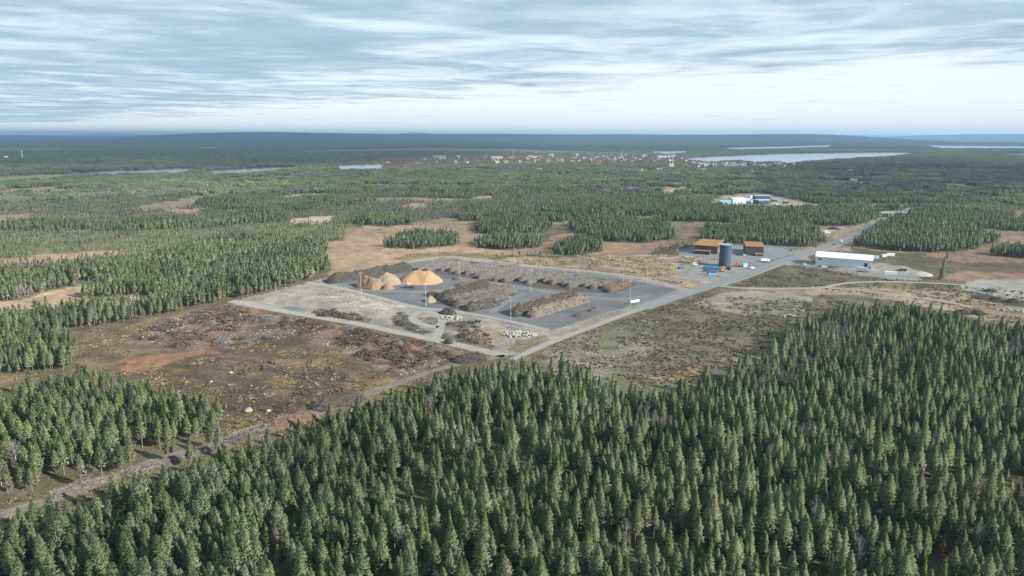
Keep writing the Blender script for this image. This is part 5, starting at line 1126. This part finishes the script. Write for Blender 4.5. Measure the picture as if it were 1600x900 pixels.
while k < 230:
    t = rnd.random()
    px_ = rnd.gauss(930, 130) if t < .75 else rnd.uniform(1080, 1240); 
    if not 600 < px_ < 1240: continue
    if px_ > 1080: py_ = rnd.uniform(256, 262)
    else:
        top = 240 if px_ > 800 else 243+(800-px_)*.02; py_ = rnd.uniform(top, 254 if px_ > 850 else 258)
    h_ = rnd.choice([5, 6, 8, 11]); q = rnd.randrange(6)
    shed('town_house', px_, py_, rnd.uniform(11, 22), rnd.uniform(8, 12), h_, 2.2, rnd.uniform(0, 3.1), K[houses[q][0]], K[houses[q][1]], hl[q], 'house', hl[q].replace('house', 'houses', 1), False); k += 1
# plant with chimney, water tower, radio dome
o = shed('power_plant', 1048, 264.5, 18, 18, 19, 2, .1, TK['white'], TK['white'], 'white plant with chimney standing above the forest near the lake')
MB().tube((6, 0, 0), (6, 0, 62), 1.6, 1.1, 10).build('chimney', K['galv'], o)
MB().box(9.2, -6, 0, 20, 6, 9).build('annex', TK['white'], o)
o = empty('water_tower', g(35.5, 249), 0, 'pale slender tower with a round head at the far left', 'tower')
MB().tube((0, 0, 0), (0, 0, 34), 2.2, 1.6, 10).build('shaft', K['white'], o); MB().tube((0, 0, 34), (0, 0, 38), 2.4, 5, 14).tube((0, 0, 38), (0, 0, 41), 5, 3.6, 14).build('tank', K['lamp'], o)
o = empty('storage_dome', g(10, 248.5), 0, 'round white dome above the forest at the far left', 'dome'); b = MB()
for j in range(5): b.tube((0, 0, 11*math.sin(j*.314)+5), (0, 0, 11*math.sin((j+1)*.314)+5), 11*math.cos(j*.314), max(.3, 11*math.cos((j+1)*.314)), 16, cap=False)
b.build('shell', K['lamp'], o, smooth=True); MB().tube((0, 0, 0), (0, 0, 5), 11, 11, 16).build('drum', K['white'], o)
o = empty('radio_mast', g(802, 246), 0, 'thin radio mast rising over the town', 'mast'); MB().tube((0, 0, 0), (0, 0, 60), .9, .4, 6).build('lattice', K['galv'], o)
# bridge over the road
o = empty('road_bridge', g(1395, 338.5), 0, 'pale bridge crossing the main road in the forest', 'bridge'); MB().box(-20, -4, 5.2, 20, 4, 6.2).build('deck', K['conc'], o)
for s in (-1, 1): MB().box(-20, s*4-.15, 6.203, 20, s*4+.15, 7.2).build('railing', K['galv'], o)
for x_ in (-19.9, -8.5, 8.5, 19.9): MB().box(x_-.5, -3.5, 0, x_+.5, 3.5, 5.197).build('pier', K['conc'], o)
SPECIAL.append((*g(1395, 338.5)[:2], 22))

# ---------------------------------------------------------------- singled-out trees
def lone(kind, var, px_, py_, sc, label, name, mt=None):
    root = empty(name, g(px_, py_), rnd.random()*6, label, 'tree'); root.scale = (sc,)*3; cm, tm, jm, H = var
    if mt: cm = cm.copy(); cm.materials.clear(); [cm.materials.append(mt) for _ in range(2)]
    link('crown', cm, root); link('trunk', tm, root); SPECIAL.append((root.location.x, root.location.y, 4.2))
    if 'orange' in label: SPECIAL.append((root.location.x*.975, root.location.y*.975, 4.5)); SPECIAL.append((root.location.x*.95, root.location.y*.95, 4))
M_ORANGE = foliage('orange_birch_leaves', (.42, .21, .075), (.42, .21, .075), (.42, .21, .075)); M_LIME = foliage('lime_leaves', (.2, .26, .04), (.2, .26, .04), (.2, .26, .04)); M_RED = foliage('rusty_needles', (.17, .125, .095), (.17, .125, .095), (.17, .125, .095))
lone('pine', PINES[3], 1470, 880, .55, 'small bright orange birch near the bottom right corner', 'birch_tree', M_ORANGE)
lone('pine', SPRUCES[1], 1441, 915, .75, 'bright lime green young tree near the orange birch', 'young_tree', M_LIME)
lone('pine', BIRCHES[0], 1270, 835, 1.0, 'grey leafless snag left of centre in the right foreground', 'birch_tree'); lone('pine', BIRCHES[2], 1336, 905, .95, 'bare silvery birch at the bottom right', 'birch_tree')
lone('pine', PINES[5], 402, 815, .9, 'rusty brown dying pine in the left foreground', 'pine_tree', M_RED); lone('pine', PINES[1], 432, 880, .8, 'rusty pine near the bottom left', 'pine_tree', M_RED)
lone('pine', SPRUCES[2], 1471, 437, 1.25, 'single tall spruce on the heath right of the white hall', 'spruce_tree'); lone('pine', BIRCHES[1], 1479, 409, 1.0, 'single thin leafless birch on the bog', 'birch_tree')
lone('pine', SPRUCES[0], 1227, 533, .9, 'dark spruce standing alone at the corner of the right forest', 'spruce_tree')
for k, (px_, py_) in enumerate([(160, 745), (192, 742), (206, 738), (265, 722), (130, 762), (330, 702), (345, 716), (300, 732)]):
    lone('pine', PINES[k % 6], px_, py_, .85, 'pine with bare lower trunk at the left wood edge, %s' % ['under the left group', 'left of a close pair', 'right of a close pair', 'broadest crown of the row', 'leftmost of the edge', 'by the slash row', 'in front of the slash row', 'standing on the track verge'][k], 'pine_tree')
forest()

# ================================================================ HAZE
mh = bpy.data.materials.new('haze'); mh.use_nodes = True; nt = clear(mh.node_tree)
pv = nt.nodes.new('ShaderNodeVolumePrincipled'); pv.inputs['Color'].default_value = (.40, .64, .96, 1); pv.inputs['Density'].default_value = 4.8e-5; pv.inputs['Anisotropy'].default_value = .2
oo = nt.nodes.new('ShaderNodeOutputMaterial'); nt.links.new(pv.outputs[0], oo.inputs['Volume'])
hz = MB().box(-52000, -52000, -1.5, 52000, 52000, 275).build('haze', mh); tag(hz, 'pale blue haze lying over the whole landscape', kind='stuff')
